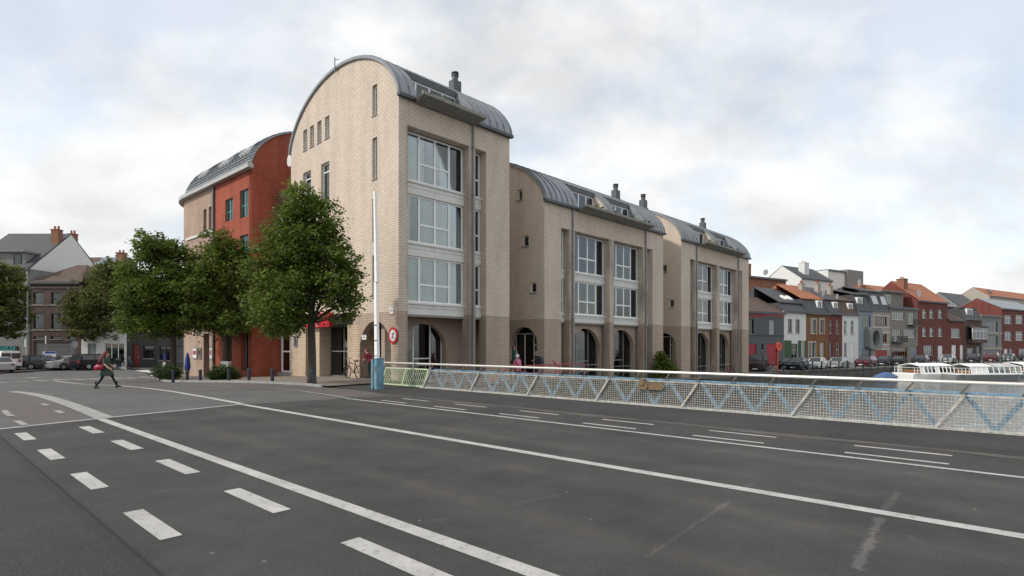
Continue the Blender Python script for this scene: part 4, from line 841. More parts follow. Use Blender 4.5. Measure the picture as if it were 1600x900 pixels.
h9, hh, ww = town('tall red brick house with orange tiled roof and six white windows', 1434, 1480.5, 471.5, BR_T, [(a, b_, c, d, 'T') for a, b_ in ((1441, 1448), (1452.5, 1459.5), (1466, 1473)) for c, d in ((484, 497.5), (512, 526))] + [(1443, 1458, 540, 555, 'W'), (1465.5, 1473.5, 540, 574, 'door', SIGN_W)], roof=('gable', TILE_O, 4.0))
chim(h9, .9, 3.0, hh + 1.5, 2.8, BR_O, .8); dish(h9, 1.8, .5, hh + 1.5, .8)
h10, hh, ww = town('low red brick house with brown roof and white framed window', 1480.5, 1507, 500, BR_T, [(1486, 1501, 513.5, 528, 'W'), (1487, 1494.5, 539, 574, 'door', SIGN_W), (1500, 1505.5, 539, 574, 'door', SIGN_W)], roof=('gable', TILE_B, 2.6, T_RENDER)); dish(h10, 2.0, 1.0, hh + 2.8, .7)
h11, hh, ww = town('brown house with dark mansard and white bay window', 1507, 1534, 499, BR_D, [(1511, 1522, 544.5, 556, 'W'), (1526, 1531, 541, 574, 'door', GDOOR)], roof=('mansard', SLATE, 2.3, (.6, SLATE), [(fx(1514) - fx(1507), fx(1522) - fx(1507), fz(1518, 497), fz(1518, 483.5))]))
x0, x1, z0, z1 = fx(1511) - fx(1507), ww - .1, fz(1522, 530), fz(1522, 512); m = MB(); m.box(x0, x1, -1.0, -.02, z0 - .8, z0); m.box(x0 - .2, x1 + .1, -1.2, -.02, z1, z1 + .3); m.build('bay_base', BR_D, h11); window(h11, MX, x0, x1, z0, z1, -.95, (1, 1, 1, 1), tuple((.7,) for _ in range(4)), .1, WHITE, GLASS_F, (CURT, ((.2, .5),)), .8, 'bay_window')
h12, hh, ww = town('concrete framed house with wide glass bands', 1534, 1565, 494, GREYB, [(1538, 1559, 502, 518.5, 'N', GREY), (1538, 1559, 524.5, 541.5, 'N', GREY), (1536, 1562, 548, 574, 'garage', GDOOR)], roof=('flat', CONC, .2))
m = MB(); m.box(0, ww, -.12, -.02, fz(1550, 522.5), fz(1550, 519)); m.box(0, ww, -.12, -.02, fz(1550, 546.5), fz(1550, 542.5)); m.build('concrete_band', B_RENDER, h12)
h13, hh, ww = town('red brick house with white windows at the right edge', 1565, 1625, 484.6, BR_T, [(a, b_, c, d, 'T') for a, b_ in ((1569.5, 1581.5), (1587, 1599), (1606, 1618)) for c, d in ((492.5, 506), (518, 532))] + [(1569, 1575, 545, 574, 'door', SIGN_W), (1577, 1583, 545, 560, 'W'), (1592, 1606, 545, 560, 'W')], roof=('gable', ZINC, 2.6))
# houses behind the row
def behind(label, x0, x1, ytop, dist, wall, roof, depth=9, extra_h=0):
    p0 = PF + DN * dist; k0, k1 = (x0 - CX) / F, (x1 - CX) / F; t0 = (k0 * p0.y - p0.x) / (D.x - k0 * D.y); t1 = (k1 * p0.y - p0.x) / (D.x - k1 * D.y); tm = (t0 + t1) / 2
    h = CZ + (HY - ytop) / F * (p0.y + tm * D.y) - QZ; p = p0 + D * t0
    return house('back_house', label, None, p, DANG, t1 - t0, h, wall, [], depth=depth, roof=roof, base_z=QZ, group='houses behind the canal row'), h, t1 - t0
b1, h, w = behind('orange brick house with big chimney behind the grey house', 1150, 1228, 434, 12, BR_O, ('flat', CONC, .15)); chim(b1, w * .42, 3, h, 2.6, BR_O, 1.1); dish(b1, w * .66, 1, h + 1.2, .5); dish(b1, w * .72, 1.2, h + 1.4, .5)
b2, h, w = behind('white rendered house with slate gable roof behind the row', 1252, 1300, 437, 22, W_RENDER, ('gable', SLATE, 3.2)); chim(b2, w * .35, 2, h + 1, 2.8, W_RENDER, .9)
b3, h, w = behind('white concrete stair tower blocks above the roofs', 1294, 1345, 425, 24, W_RENDER, ('flat', CONC, .2)); m = MB(); m.box(w * .5, w, -.6, 4, h - 6, h + .6); m.build('stair_tower', GREYB, b3)
b4, h, w = behind('orange tiled roof house behind the red brick row', 1380, 1436, 462, 14, BR_O, ('gable', TILE_O, 2.5)); b5, h, w = behind('house with slate pointed roof between red rows', 1498, 1534, 480, 14, GREYB, ('gable', SLATE, 4.0)); b6, h, w = behind('far house with bright orange tiled roof at right edge', 1546, 1640, 468, 26, B_RENDER, ('gable', TILE_O, 3.2))
m = MB(); m.hexa([(4, 1.0, h + 1.2), (5.6, 1.0, h + 1.2), (5.6, 2, h + 2.2), (4, 2, h + 2.2), (4, .9, h + 1.4), (5.6, .9, h + 1.4), (5.6, 1.9, h + 2.4), (4, 1.9, h + 2.4)]); m.build('roof_light', ZINC_D, b6)
# left street houses
LY = 64.0; LZ = -.75
def lx(px): return (px - CX) / F * LY
def lz(py): return CZ + (HY - py) / F * LY - LZ
def lhouse(name, label, x0, x1, eave, wall, wins, **kw):
    a = lx(x0); hs = [(lx(w[0]) - a, lx(w[1]) - a, max(.05, lz(w[3])), lz(w[2])) + tuple(w[4:]) for w in wins]
    return house(name, label, None, Vector((a, LY)), 0, lx(x1) - a - .01, lz(eave), wall, hs, base_z=LZ, group='houses along the left street', **kw), lz(eave), lx(x1) - a
DW = mat('dark_wood_frame', (.03, .022, .02), .5)
g1, h, w = lhouse('street_house', 'grey concrete apartment house with slate roof and chimneys at left edge', -60, 47, 420, GREYB, [(-20, -8, 440, 462, 'W'), (14, 22, 430, 446, 'N', DW), (-20, -8, 475, 497, 'W'), (-40, 28, 541, 562, 'N', BLACK)], roof=('gable', SLATE, 5.2, PANEL), depth=12)
chim(g1, lx(56) - lx(-60) - 1.2, 4.4, h + 2, 3.4, BR_O, .45); chim(g1, w - .6, 7.0, h + 3.2, 2.2, BR_O, .4)
m = MB(); a = lx(-60); m.box(lx(-40) - a, lx(34) - a, .4, 3.4, h + .3, h + 2.0); m.box(lx(-40) - a, lx(37) - a, 0, 3.6, h + 2.0, h + 2.25); m.build('dormer', GREYB, g1); window(g1, MX, lx(17) - a, lx(29) - a, h + .6, h + 1.8, .33, (1,), (), .08, DW, GLASS_F, None, None)
m = MB(); m.box(lx(-40) - a, lx(28.5) - a, -.12, -.02, lz(556), lz(541)); m.build('shop_fascia', BLACK, g1)
text_part('lettering', 'elliot.tv', .85, CYAN, g1, Matrix(((1, 0, 0, lx(9) - a), (0, 0, -1, -.14), (0, 1, 0, lz(543.7)), (0, 0, 0, 1))))
m = MB(); m.tube([(w - .25, -.12, -.2), (w - .25, -.12, h)], .07); m.build('downpipe', PANEL, g1)
g2, h, w = lhouse('street_house', 'brown brick house with tiled hip roof and garage door', 47, 127, 441, BR_D, [(52, 68, 456.7, 475, 'N', DW), (80, 96, 456.7, 475, 'N', DW), (107, 118, 456.7, 475, 'N', DW), (52, 68, 490, 514, 'N', DW), (80, 96, 490, 514, 'N', DW), (107, 118, 490, 514, 'N', DW), (52, 68, 525.5, 530, 'N', DW), (79, 96, 525.5, 530, 'N', DW), (106, 118, 525.5, 530, 'N', DW), (53, 119, 534, 577, 'garage', mat('garage_grey', (.12, .12, .12), .6, .06))], roof=('hip', TILE_B, 2.6), depth=8)
m = MB()
for yy in (449, 476.5, 515.5): m.box(.02, w - .02, -.07, 0, lz(yy + 1.3), lz(yy))
m.build('stone_band', CONC, g2)
g3, h, w = lhouse('street_house', 'white shop house with glazed front behind the trees', 127, 198, 455, W_RENDER, [(135, 148, 470, 492, 'W'), (165, 180, 470, 492, 'W'), (137, 150, 537, 577, 'door', GDOOR), (163, 194, 536, 569, 'N', WHITE)], roof=('gable', TILE_B, 2.5), depth=8)
m = MB(); m.box(lx(146) - lx(127), lx(160) - lx(127), -.25, -.02, lz(520), lz(513)); m.build('shop_sign', SIGN_W, g3); m = MB(); m.box(lx(147) - lx(127), lx(159) - lx(127), -.26, -.25, lz(518), lz(515)); m.build('sign_band', SIGN_B, g3)
g4, h, w = lhouse('street_house', 'black tiled shop house with a red door', 198, 246, 462, mat('black_tile', (.022, .023, .026), .35, .3, 8), [(207, 219, 538, 577, 'door', mat('crimson_door', (.12, .015, .015), .5)), (224, 240, 540, 560, 'N', DW)], roof=('gable', SLATE, 2.5), depth=8)
g5, h, w = lhouse('street_house', 'dark shop house with wide window beside the red brick building', 246, 330, 466, mat('dark_grey_tile', (.04, .04, .043), .5, .2, 4), [(249, 268, 541, 563, 'N', DW), (273, 292, 541, 566, 'garage', mat('shop_shutter', (.09, .09, .09), .6))], roof=('gable', SLATE, 2.5), depth=8)
sp_ = at_depth(108, 440, 80); sol = house('back_house', 'house with solar panels on its tiled roof behind the brown house', None, Vector((sp_.x, 80)), 0, 6.2, 12.3, BR_D, [], depth=8, roof=('gable', TILE_B, 3.6), base_z=LZ, group='houses along the left street'); chim(sol, 5.4, 3.2, 13.9, 2.6, BR_O, .55)
for i in range(3):
    for j in range(3):
        if (i, j) == (0, 2): continue
        y0, y1 = .5 + j * 1.15, .5 + j * 1.15 + 1.08; zf = lambda y: 12.3 + .1 + 3.6 * (y + .25) / 4.25 + .1; x0 = .3 + i * 1.35 + j * .25; p = MB(); p.hexa([(x0, y0, zf(y0)), (x0 + 1.28, y0, zf(y0)), (x0 + 1.28, y1, zf(y1)), (x0, y1, zf(y1)), (x0, y0 - .03, zf(y0) + .06), (x0 + 1.28, y0 - .03, zf(y0) + .06), (x0 + 1.28, y1 - .03, zf(y1) + .06), (x0, y1 - .03, zf(y1) + .06)]); p.build('solar_panel', mat('solar_panel', (.24, .28, .36), .15, .06), sol)

# ------------------------------------------------------------------ bridge railing
PL = 2.645; N0 = 13.75; ZB, ZT = SWZ + .03, SWZ + .68; LEAN = PL / 6; rot = math.atan2(-BD.y, -BD.x)   # local x runs from land to the camera side
def slope_x(z): return (z - ZB) / (ZT - ZB) * LEAN
def wire_panel(length):
    m = MB(); h = ZT - ZB; nz = 11; t = .004
    for i in range(nz + 1):
        z = ZB + h * i / nz; m.bar((slope_x(z) - LEAN, 0, z), (slope_x(z) - LEAN + length, 0, z),  .01, .009 if 0 < i < nz else .035)
    k = int((length + LEAN) / .062)
    for i in range(1, k):
        x = -LEAN + i * .062; z0 = ZB; z1 = ZT
        if x > length - LEAN: z0 = ZB + (x - length + LEAN) / LEAN * h
        if x < 0: z1 = ZB + (x + LEAN) / LEAN * h
        if z1 - z0 > .02: m.box(x - t, x + t, -.004, .008, z0, z1)
    return m.mesh('wire_mesh', CREAM)
wm = wire_panel(PL - .05); pm = MB(); pm.bar((-LEAN - .03, -.03, ZB - .02), (.0, -.03, ZT + .02), .05, .07, up=(0, 1, 0)); post_me = pm.mesh('leaning_post', CREAM)
dm_ = MB(); dm_.bar((0, .16, ZT + .02), (LEAN, .16, ZB), .085, .05, up=(0, 1, 0)); diag_a = dm_.mesh('truss_diagonal', BLUE); dm_ = MB(); dm_.bar((0, .16, ZB), (LEAN, .16, ZT + .02), .085, .05, up=(0, 1, 0)); diag_b = dm_.mesh('truss_diagonal', BLUE)
cm = MB(); cm.box(0, PL, .08, .2, ZT + .02, ZT + .06); cm.box(0, PL, .1, .2, ZB - .06, ZB - .02); chord_me = cm.mesh('chord', BLUE)
sm = MB(); sm.bar((-.07, .02, ZT + .03), (.07, .02, SWZ + .90), .035, .02, up=(0, 1, 0)); stub_me = sm.mesh('handrail_stub', RUST)
S_TOP0 = 16.33                                             # s of the first mesh panel's upper land-side corner
rail = empty('bridge_railing', sn(S_TOP0, N0, 0), rot, 'long bridge railing with cream wire mesh, blue zigzag truss and steel handrail', 'railing')
NPAN = 11
for i in range(NPAN):
    x = i * PL; part('wire_mesh', wm, rail, (x + .03, 0, 0)); part('leaning_post', post_me, rail, (x, 0, 0)); part('chord', chord_me, rail, (x, 0, 0))
    for k in range(3):
        part('truss_diagonal', diag_a, rail, (x + k * PL / 3, 0, 0)); part('handrail_stub', stub_me, rail, (x + k * PL / 3, 0, 0))
        if k < 2: part('truss_diagonal', diag_b, rail, (x + k * PL / 3 + LEAN, 0, 0))
m = MB(); m.tube([(-3.4, .08, SWZ + .93), (NPAN * PL, .08, SWZ + .93)], .036, 10); m.build('handrail', STEEL, rail, smooth=False)
m = MB(); m.box(-.6, NPAN * PL, -.08, .26, SWZ - .02, SWZ + .03); m.build('base_strip', CREAM, rail)
gr = empty('green_railing', sn(S_TOP0 + 2.93, N0, 0), rot, 'short pale green barred railing between barrier and mesh railing', 'railing')
m = MB(); L_ = 2.75; z0, z1 = SWZ + .04, SWZ + .72
m.bar((-.3, 0, z0), (L_ - .3, 0, z0), .05, .05); m.bar((0, 0, z1), (L_, 0, z1), .05, .05); m.build('rail_frame', MINT, gr)
for k in range(25): x = -.3 + L_ * k / 24; m = MB(); m.bar((x, 0, z0), (x + .3, 0, z1), .018 if k % 12 else .05, .018 if k % 12 else .05, up=(0, 1, 0)); m.build('rail_bar', MINT, gr)
m = MB()
for k in (.3, 1.4, 2.5): m.bar((k, .04, z1), (k + .03, .06, SWZ + .9), .03, .02, up=(0, 1, 0))
m.build('handrail_stub', RUST, gr)
# bronze plaque on the mesh
k = (1003 - CX) / F; p0 = Vector(sn(0, N0 - .06)[:2]); s_ = (p0.x - k * p0.y) / (k * BD.y - BD.x)
pq = empty('plaque', sn(s_, N0 - .06, SWZ + .56), rot, 'bronze lion emblem plaque with rounded tablet fixed on the wire mesh', 'plaque')
m = MB(); m.prism([(.1, -.11), (.58, -.11), (.66, -.05), (.66, .02), (.58, .08), (.16, .08), (.08, .02)], -.02, .02); m.build('tablet', BRONZE, pq); m = MB()
m.prism([(-.06, -.11), (.14, -.12), (.2, -.02), (.17, .08), (.09, .11), (.1, .18), (.03, .16), (-.02, .2), (-.07, .13), (-.1, .03), (-.12, -.05)], -.045, .02); m.prism([(-.03, .0), (.07, .0), (.1, .08), (.05, .13), (-.03, .1)], -.075, -.04); m.build('lion_emblem', BRONZE, pq)
m = MB(); m.box(.2, .56, -.026, -.02, -.04, -.02); m.box(.2, .56, -.026, -.02, .02, .035); m.build('raised_lines', BRONZE, pq)
# lifting barrier
bp_ = gp(589.5, 607, .08); br_ = empty('barrier', (bp_.x, bp_.y, bp_.z - .05), rot, 'raised white road barrier boom in a light blue post box', 'barrier')
m = MB(); m.box(-.17, -.06, -.17, .17, 0, 1.16); m.box(.06, .19, -.17, .17, 0, 1.2); m.box(-.06, .06, .03, .17, 0, 1.1); m.box(-.22, .24, -.2, .2, -.1, .03); m.box(.055, .2, -.18, .18, 1.2, 1.235); m.box(-.18, -.055, -.18, .18, 1.16, 1.19); m.build('post_box', BLUE_B, br_)
m = MB(); m.box(-.05, .05, -.14, 0.02, .1, 1.0); m.box(.09, .16, -.2, -.17, .75, .95); m.build('counterweight', GREY, br_)
m = MB()
for z0, z1, w0, w1 in ((.9, 4.2, .085, .075), (4.2, 7.75, .075, .045)): m.hexa([(-w0 - .04 * z0 / 8, -.07, z0), (w0 - .04 * z0 / 8, -.07, z0), (w0 - .04 * z0 / 8, .07, z0), (-w0 - .04 * z0 / 8, .07, z0), (-w1 - .16 * z1 / 8, -.05, z1), (w1 - .16 * z1 / 8, -.05, z1), (w1 - .16 * z1 / 8, .05, z1), (-w1 - .16 * z1 / 8, .05, z1)])
m.build('boom', WHITE, br_)
m = MB()
for z in (1.3, 1.9, 2.5): m.box(-.11, .1, -.076, -.07, z, z + .04)
m.build('boom_plate', GREY, br_)
# ------------------------------------------------------------------ trees
def leaf_cloud(name, lobes, count, size, mt, parent, seed):
    """lobes: (centre, radius xyz). Small folded leaf faces spread through the lobes, denser towards the outside"""
    rg = random.Random(seed); V = []; Fc = []; hue = []
    vol = [r[0] * r[1] * r[2] for _, r in lobes]; tot = sum(vol)
    for (c, r), v in zip(lobes, vol):
        twigs = max(8, int(150 * (v / tot) * len(lobes) ** .5)); n = int(count * v / tot); per = max(1, n // twigs)
        for _ in range(twigs):
            d = Vector((rg.gauss(0, 1), rg.gauss(0, 1), rg.gauss(0, 1))).normalized(); q = rg.random() ** .42 * 1.04
            q *= rg.uniform(.85, 1.22) if rg.random() < .3 else 1.0; tc_ = Vector((c[0] + d.x * r[0] * q, c[1] + d.y * r[1] * q, c[2] + d.z * r[2] * q)); th = rg.random(); sp = .165 * (r[0] + r[2]) / 2 + .07
            for _ in range(per):
                p = tc_ + Vector((rg.gauss(0, sp), rg.gauss(0, sp), rg.gauss(0, sp * .62)))
                nrm = Vector((rg.gauss(0, .7), rg.gauss(0, .7), 1)).normalized(); a = nrm.cross(Vector((rg.gauss(0, 1), rg.gauss(0, 1), rg.gauss(0, .4)))).normalized(); b = nrm.cross(a); s = size * rg.uniform(.65, 1.35); k = len(V)
                V += [tuple(p - a * s), tuple(p + b * s * .62 - nrm * s * .15), tuple(p + a * s), tuple(p - b * s * .62 - nrm * s * .15)]; Fc.append((k, k + 1, k + 2, k + 3)); hue.append(min(1, max(0, th * .6 + rg.random() * .5 - .05)))
    me = bpy.data.meshes.new(name); me.from_pydata(V, [], Fc); me.materials.append(mt); at = me.attributes.new('hue', 'FLOAT', 'FACE'); at.data.foreach_set('value', hue); me.update()
    return link(bpy.data.objects.new(name, me), parent)
def tree(label, base_px, lobes_px, depth_scale, leaves, lsize, mt, seed, trunk_r=.17, base=None, trunk_top=None, group='street trees'):
    b = base if base is not None else gp(*base_px, .08); t = empty('street_tree', b, 0, label, 'tree', group); Y = b.y; rg = random.Random(seed)
    lobes = []
    for px, py, r in lobes_px:
        p = at_depth(px, py, Y); rr = r / F * Y; off = rg.uniform(-.35, .35) * depth_scale; lobes.append(((p.x - b.x, off, p.z - b.z), (rr, rr * 1.05, rr * .92)))
    lobes += [((c[0] * .8, c[1] + sg * depth_scale * .55, c[2] - .1), (r[0] * .8, r[1] * .8, r[2] * .8)) for i, (c, r) in enumerate(lobes) if i % 2 == 0 for sg in (-1, 1)]
    zc = min(l[0][2] for l in lobes); zt = max(l[0][2] for l in lobes)
    tz = zc + (zt - zc) * .75; m = MB(); pts = [(0, 0, -.2), (0, 0, .25), (.02, .0, zc * .5), (-.03, .03, zc), (.05, -.04, (zc + tz) / 2), (0, 0, tz)]
    m.tube(pts, [trunk_r * 1.35, trunk_r * 1.05, trunk_r * .9, trunk_r * .8, trunk_r * .5, trunk_r * .15], 12); m.build('trunk', BARK, t, smooth=True)
    for i, (c, r) in enumerate(lobes):
        z0 = max(2.7, min(tz * .8, c[2] - (abs(c[0]) + abs(c[1])) * .7 - .3)); s = (0, 0, z0); mid = (c[0] * .45 + rg.uniform(-.15, .15), c[1] * .45 + rg.uniform(-.15, .15), z0 + (c[2] - z0) * .6); m = MB(); m.tube([s, mid, c], [trunk_r * .26, trunk_r * .2, .012], 6); lo = m.build('limb', BARK, t)
        for k in range(3):
            e = Vector(c) + Vector((rg.uniform(-1, 1) * r[0], rg.uniform(-1, 1) * r[1], rg.uniform(-.3, 1) * r[2])) * .7; q = MB(); q.tube([Vector(mid).lerp(Vector(c), .5), e], [.03, .008], 5); q.build('twig', BARK, lo)
    leaf_cloud('crown', lobes, leaves, lsize, mt, t, seed)
    return t
tree('large green tree in front of the beige gable beside the red cafe sign', (487, 599), [(478, 318, 30), (500, 340, 33), (455, 345, 33), (430, 378, 33), (480, 385, 42), (515, 375, 26), (535, 405, 28), (415, 420, 34), (462, 430, 45), (510, 440, 42), (548, 440, 24), (408, 465, 30), (450, 475, 42), (500, 452, 32), (545, 466, 22), (558, 470, 16), (425, 500, 28), (455, 500, 22), (545, 492, 18), (400, 492, 18)], 1.6, 36000, .085, LEAF, 11, .19)
tree('green street tree in front of the red brick building', (352, 590), [(345, 380, 24), (325, 402, 24), (362, 400, 26), (345, 430, 34), (310, 440, 28), (378, 430, 20), (325, 470, 34), (365, 468, 32), (300, 475, 20), (390, 470, 18), (310, 502, 26), (345, 508, 28), (380, 502, 24), (403, 490, 14)], 1.7, 30000, .1, LEAF, 12, .17)
tree('green street tree with planter hedge at its foot', (270, 592), [(250, 385, 24), (275, 392, 20), (228, 400, 22), (255, 420, 34), (285, 425, 18), (215, 430, 26), (240, 460, 36), (275, 462, 26), (205, 465, 24), (218, 498, 28), (250, 502, 30), (280, 498, 22), (236, 372, 13)], 2.0, 30000, .105, LEAF, 13, .2)
tb_ = gp(184, 572.5, .1); tree('yellowing lime tree in front of the white shop house', None, [(180, 425, 20), (160, 435, 22), (195, 440, 20), (140, 455, 26), (175, 465, 32), (125, 475, 24), (205, 470, 20), (150, 495, 30), (120, 498, 20), (185, 500, 28), (140, 518, 20), (175, 520, 20)], 2.2, 34000, .14, LEAF_O, 14, .22, base=tb_)
tb_ = gp(-14, 577, .1); tree('lime tree cut by the left edge of the picture', None, [(0, 425, 18), (-20, 420, 24), (8, 455, 22), (-25, 460, 32), (12, 485, 22), (-20, 500, 32), (5, 512, 18), (-45, 480, 30)], 2.2, 24000, .14, LEAF_O, 15, .22, base=tb_)
def shrub(name, label, pa, pb, h, dep, seed, boxy):
    a, b = gp(*pa, .08), gp(*pb, .08); c = (a + b) / 2; L_ = (b - a).length; t = empty(name, c, math.atan2(b.y - a.y, b.x - a.x), label, 'shrub'); rg = random.Random(seed); n = 7
    lob = [((-L_ / 2 + L_ * (i + .5) / n, rg.uniform(-.1, .1) + dep * j, h * (.5 if boxy else .42 * (1 - abs(i - 3) / 6) + .1)), (L_ / n * .9, dep * .5, h * (.5 if boxy else .5 * (1 - (abs(i - 3) / 4.2) ** 2) + .05))) for i in range(n) for j in (0, .6)]
    leaf_cloud('foliage', lob, 5200, .05, LEAF_H, t, seed); m = MB(); m.box(-L_ * .4, L_ * .4, 0, dep * .5, -.1, h * .55); m.build('stems', mat('stem_dark', (.02, .025, .012), .9), t)
shrub('hedge', 'clipped hedge at the foot of the street tree by the crossing', (246, 593), (266, 593.5), .95, .9, 31, True); shrub('low_shrub', 'spreading evergreen shrub between bollards before the red building', (325, 594), (371, 592.5), .85, .9, 32, False)
pc = side(1035, 575, -.8); p = xy(pc[0], -.8); t = empty('potted_shrub', (p.x, p.y, gz(p.x, p.y) - .15), 0, 'leafy shrub growing against the arcade by the quay', 'plant'); leaf_cloud('foliage', [((0, 0, 1.2), (.7, .6, .9)), ((.5, 0, .9), (.7, .5, .6)), ((-.4, 0, .6), (.5, .5, .5)), ((-.1, 0, 2.0), (.4, .4, .5))], 2600, .11, LEAF, t, 33); m = MB(); m.tube([(0, 0, 0), (.05, 0, 1.4)], [.06, .03], 6); m.build('stem', BARK, t)
vg = MB(); wg = empty('quay_weeds', xy(6, -2.9).to_3d() + Vector((0, 0, -1.3)), ANG, 'green weeds growing on the quay wall below the bridge railing', 'weeds'); wg['kind'] = 'stuff'
leaf_cloud('weed_leaves', [((k * 1.1, random.uniform(-.3, .1), random.uniform(-.3, .6)), (.7, .3, .5)) for k in range(-4, 16)], 5000, .07, leaf_mat('weed_leaf', (.07, .10, .02), (.20, .22, .05)), wg, 34)
# ------------------------------------------------------------------ bollards and street furniture
bm_ = MB(); bm_.lathe([(.085, -.1), (.085, .52), (.095, .53), (.095, .6), (.07, .63)], 12); bol = bm_.mesh('bollard', NAVY, smooth=False)
words = ['first', 'second', 'third', 'fourth', 'fifth', 'sixth', 'seventh']
for i, (px, py, tilt) in enumerate(((492, 600.5, -8), (425.5, 596, 0), (389, 594, 0), (357.5, 594.5, 0), (313, 595, 0), (292.5, 594.8, 0), (270.5, 595.5, 0))):
    p = gp(px, py, .08); o = part('bollard', bol, None, p); o.rotation_euler = (0, R(tilt), 0); tag(o, 'short dark navy bollard on the plaza kerb, %s counted from the blue barrier' % words[i], 'bollard', 'bollards along the plaza kerb')
p = gp(278, 583, .08); o = part('bollard', bol, None, p); tag(o, 'short dark bollard standing back between tree trunk and folded blue parasol', 'bollard', 'bollards along the plaza kerb')
p = gp(293, 589, .08); t = empty('parasol', p, 0, 'folded dark blue parasol beside the pinkish corner wall', 'parasol'); m = MB(); m.lathe([(.04, 0), (.04, .5)], 8); m.build('pole', NAVY, t); m = MB(); m.lathe([(.16, .45), (.22, .8), (.17, 1.3), (.08, 1.75), (.02, 1.85)], 9); m.build('canopy', SIGN_B, t)
p = gp(258, 590, .08); t = empty('parking_post', p, 0, 'slim post with blue top and white box beside the hedge', 'post'); m = MB(); m.lathe([(.05, 0), (.05, 1.5)], 8); m.build('pole', RUST, t); m = MB(); m.lathe([(.1, 1.3), (.1, 1.8)], 8); m.build('cap', SIGN_B, t); m = MB(); m.box(-.12, .1, -.14, -.05, .65, 1.15); m.build('box', SIGN_W, t)
p = gp(323, 592, .08); o = MB().box(-.25, .25, -.2, .2, -.05, 1.0).box(-.28, .28, -.23, .23, 1.0, 1.06).build('litter_bin', SIGN_W); o.location = (p.x + .2, p.y + 2.0, p.z); tag(o, 'white litter bin in the doorway of the pinkish wall', 'bin')
for i, (px, py, top, lab) in enumerate(((43, 577.5, 455, 'tall grey pole with small side sign before the grey house'), (72, 577, 525, 'sign pole with blue and white direction board beside parked bicycles'), (113, 576.5, 533, 'grey sign pole carrying a round sign before the garage'), (138.5 + 67, 572, 536, 'thin pole with a white sign near the red door'))):
    p = gp(px, py, .1); hgt = (HY - top) / F * p.y + CZ - p.z; t = empty('sign_pole', p, 0, lab, 'sign pole'); m = MB(); m.tube([(0, 0, -.1), (0, 0, hgt)], .055, 8); m.build('pole', GREY, t)
    if i == 0: m = MB(); m.box(-.3, -.1, -.04, .04, hgt - 5.7, hgt - 4.9); m.build('sign', SIGN_W, t)
    if i == 1: m = MB(); m.box(-.3, 1.1, -.08, -.06, 1.3, 1.85); m.build('direction_board', SIGN_W, t); m = MB(); m.box(-.05, 1.08, -.09, -.08, 1.62, 1.83); m.box(-.28, -.1, -.09, -.08, 1.32, 1.55); m.build('blue_band', SIGN_B, t); m = MB(); m.box(-.06, .06, -.07, -.05, hgt - .8, hgt); m.build('sign', SIGN_W, t)
    if i == 2: m = MB(); m.v = []; d_ = disc(.001, .38, -.02, .02); d_.v = [(v[1] + .25, v[0], v[2] + hgt - .35) for v in d_.v]; d_.build('sign', GREY, t)
    if i == 3: m = MB(); m.box(-.18, .18, -.06, -.04, hgt - 1.0, hgt); m.build('sign', SIGN_W, t)
for i, (px, lab) in enumerate(((60, 'left blue grey post box beside parked bicycles'), (118.5, 'blue grey post box behind the silver saloon'), (184.5, 'blue grey post box right of the walking woman'))):
    p = gp(px, 577 if i < 2 else 574, .1); o = MB().box(-.2, .2, -.15, .15, -.1, 1.0).box(-.23, .23, -.18, .18, 1.0, 1.06).build('post_box', mat('blue_grey_post', (.12, .16, .2), .5, .1)); o.location = p; tag(o, lab, 'post', 'post boxes on the left pavement')
# far quay posts, lifebuoy
qm = MB(); qm.lathe([(.07, -.1), (.07, .95), (.1, .97), (.1, 1.02), (.05, 1.1)], 8); qme = qm.mesh('quay_post', BLACK)
for i in range(44):
    p = E0 + D * (1.5 + i * 1.9) + DN * .5; o = part('quay_post', qme, None, (p.x, p.y, QZ)); tag(o, 'black iron post in the chained row along the far quay edge', 'post', 'iron posts along the far quay edge')
m = MB()
for i in range(43):
    for k in range(4): a, b = (E0 + D * (1.5 + (i + q / 4) * 1.9) + DN * .5 for q in (k, k + 1)); m.bar((a.x, a.y, QZ + .9 - .12 * math.sin(math.pi * k / 4)), (b.x, b.y, QZ + .9 - .12 * math.sin(math.pi * (k + 1) / 4)), .03, .03)
tag(m.build('quay_chain', BLACK), 'long black chain slung between the iron posts of the far quay', 'chain')
k = (1215 - CX) / F; pe = E0 + DN * 1.5; tt = (k * pe.y - pe.x) / (D.x - k * D.y); p = pe + D * tt; t = empty('lifebuoy_stand', (p.x, p.y, QZ), DANG, 'orange lifebuoy stand with round holder on the far quay', 'lifebuoy stand')
m = MB(); m.box(-.06, .06, -.05, .05, 0, 3.3); m.build('pole', ORANGE, t); d_ = disc(.2, .5, -.08, .08); d_.v = [(v[1], v[0] - .12, v[2] + 2.85) for v in d_.v]; d_.build('ring_holder', ORANGE, t)
# red handrails of the stairs at the corner
hr = xy(7.5, -1.6); t = empty('stair_railing', (hr.x, hr.y, gz(hr.x, hr.y)), ANG, 'red steel stair railing between bridge and quay', 'railing')
m = MB(); z = .95; m.tube([(-3.2, 0, -.2), (-.3, 0, z + .35)], .04); m.tube([(.3, .1, z), (3.2, .1, z)], .035); m.tube([(3.6, .1, z), (6.2, .1, z)], .035); m.tube([(.3, .1, .5), (6.2, .1, .5)], .025)
for x in (.3, 3.2, 3.6, 6.2): m.tube([(x, .1, -.3), (x, .1, z)], .035)
m.tube([(2.9, .1, z + .25), (3.6, .1, z - .2)], .04); m.build('rail', REDRAIL, t)
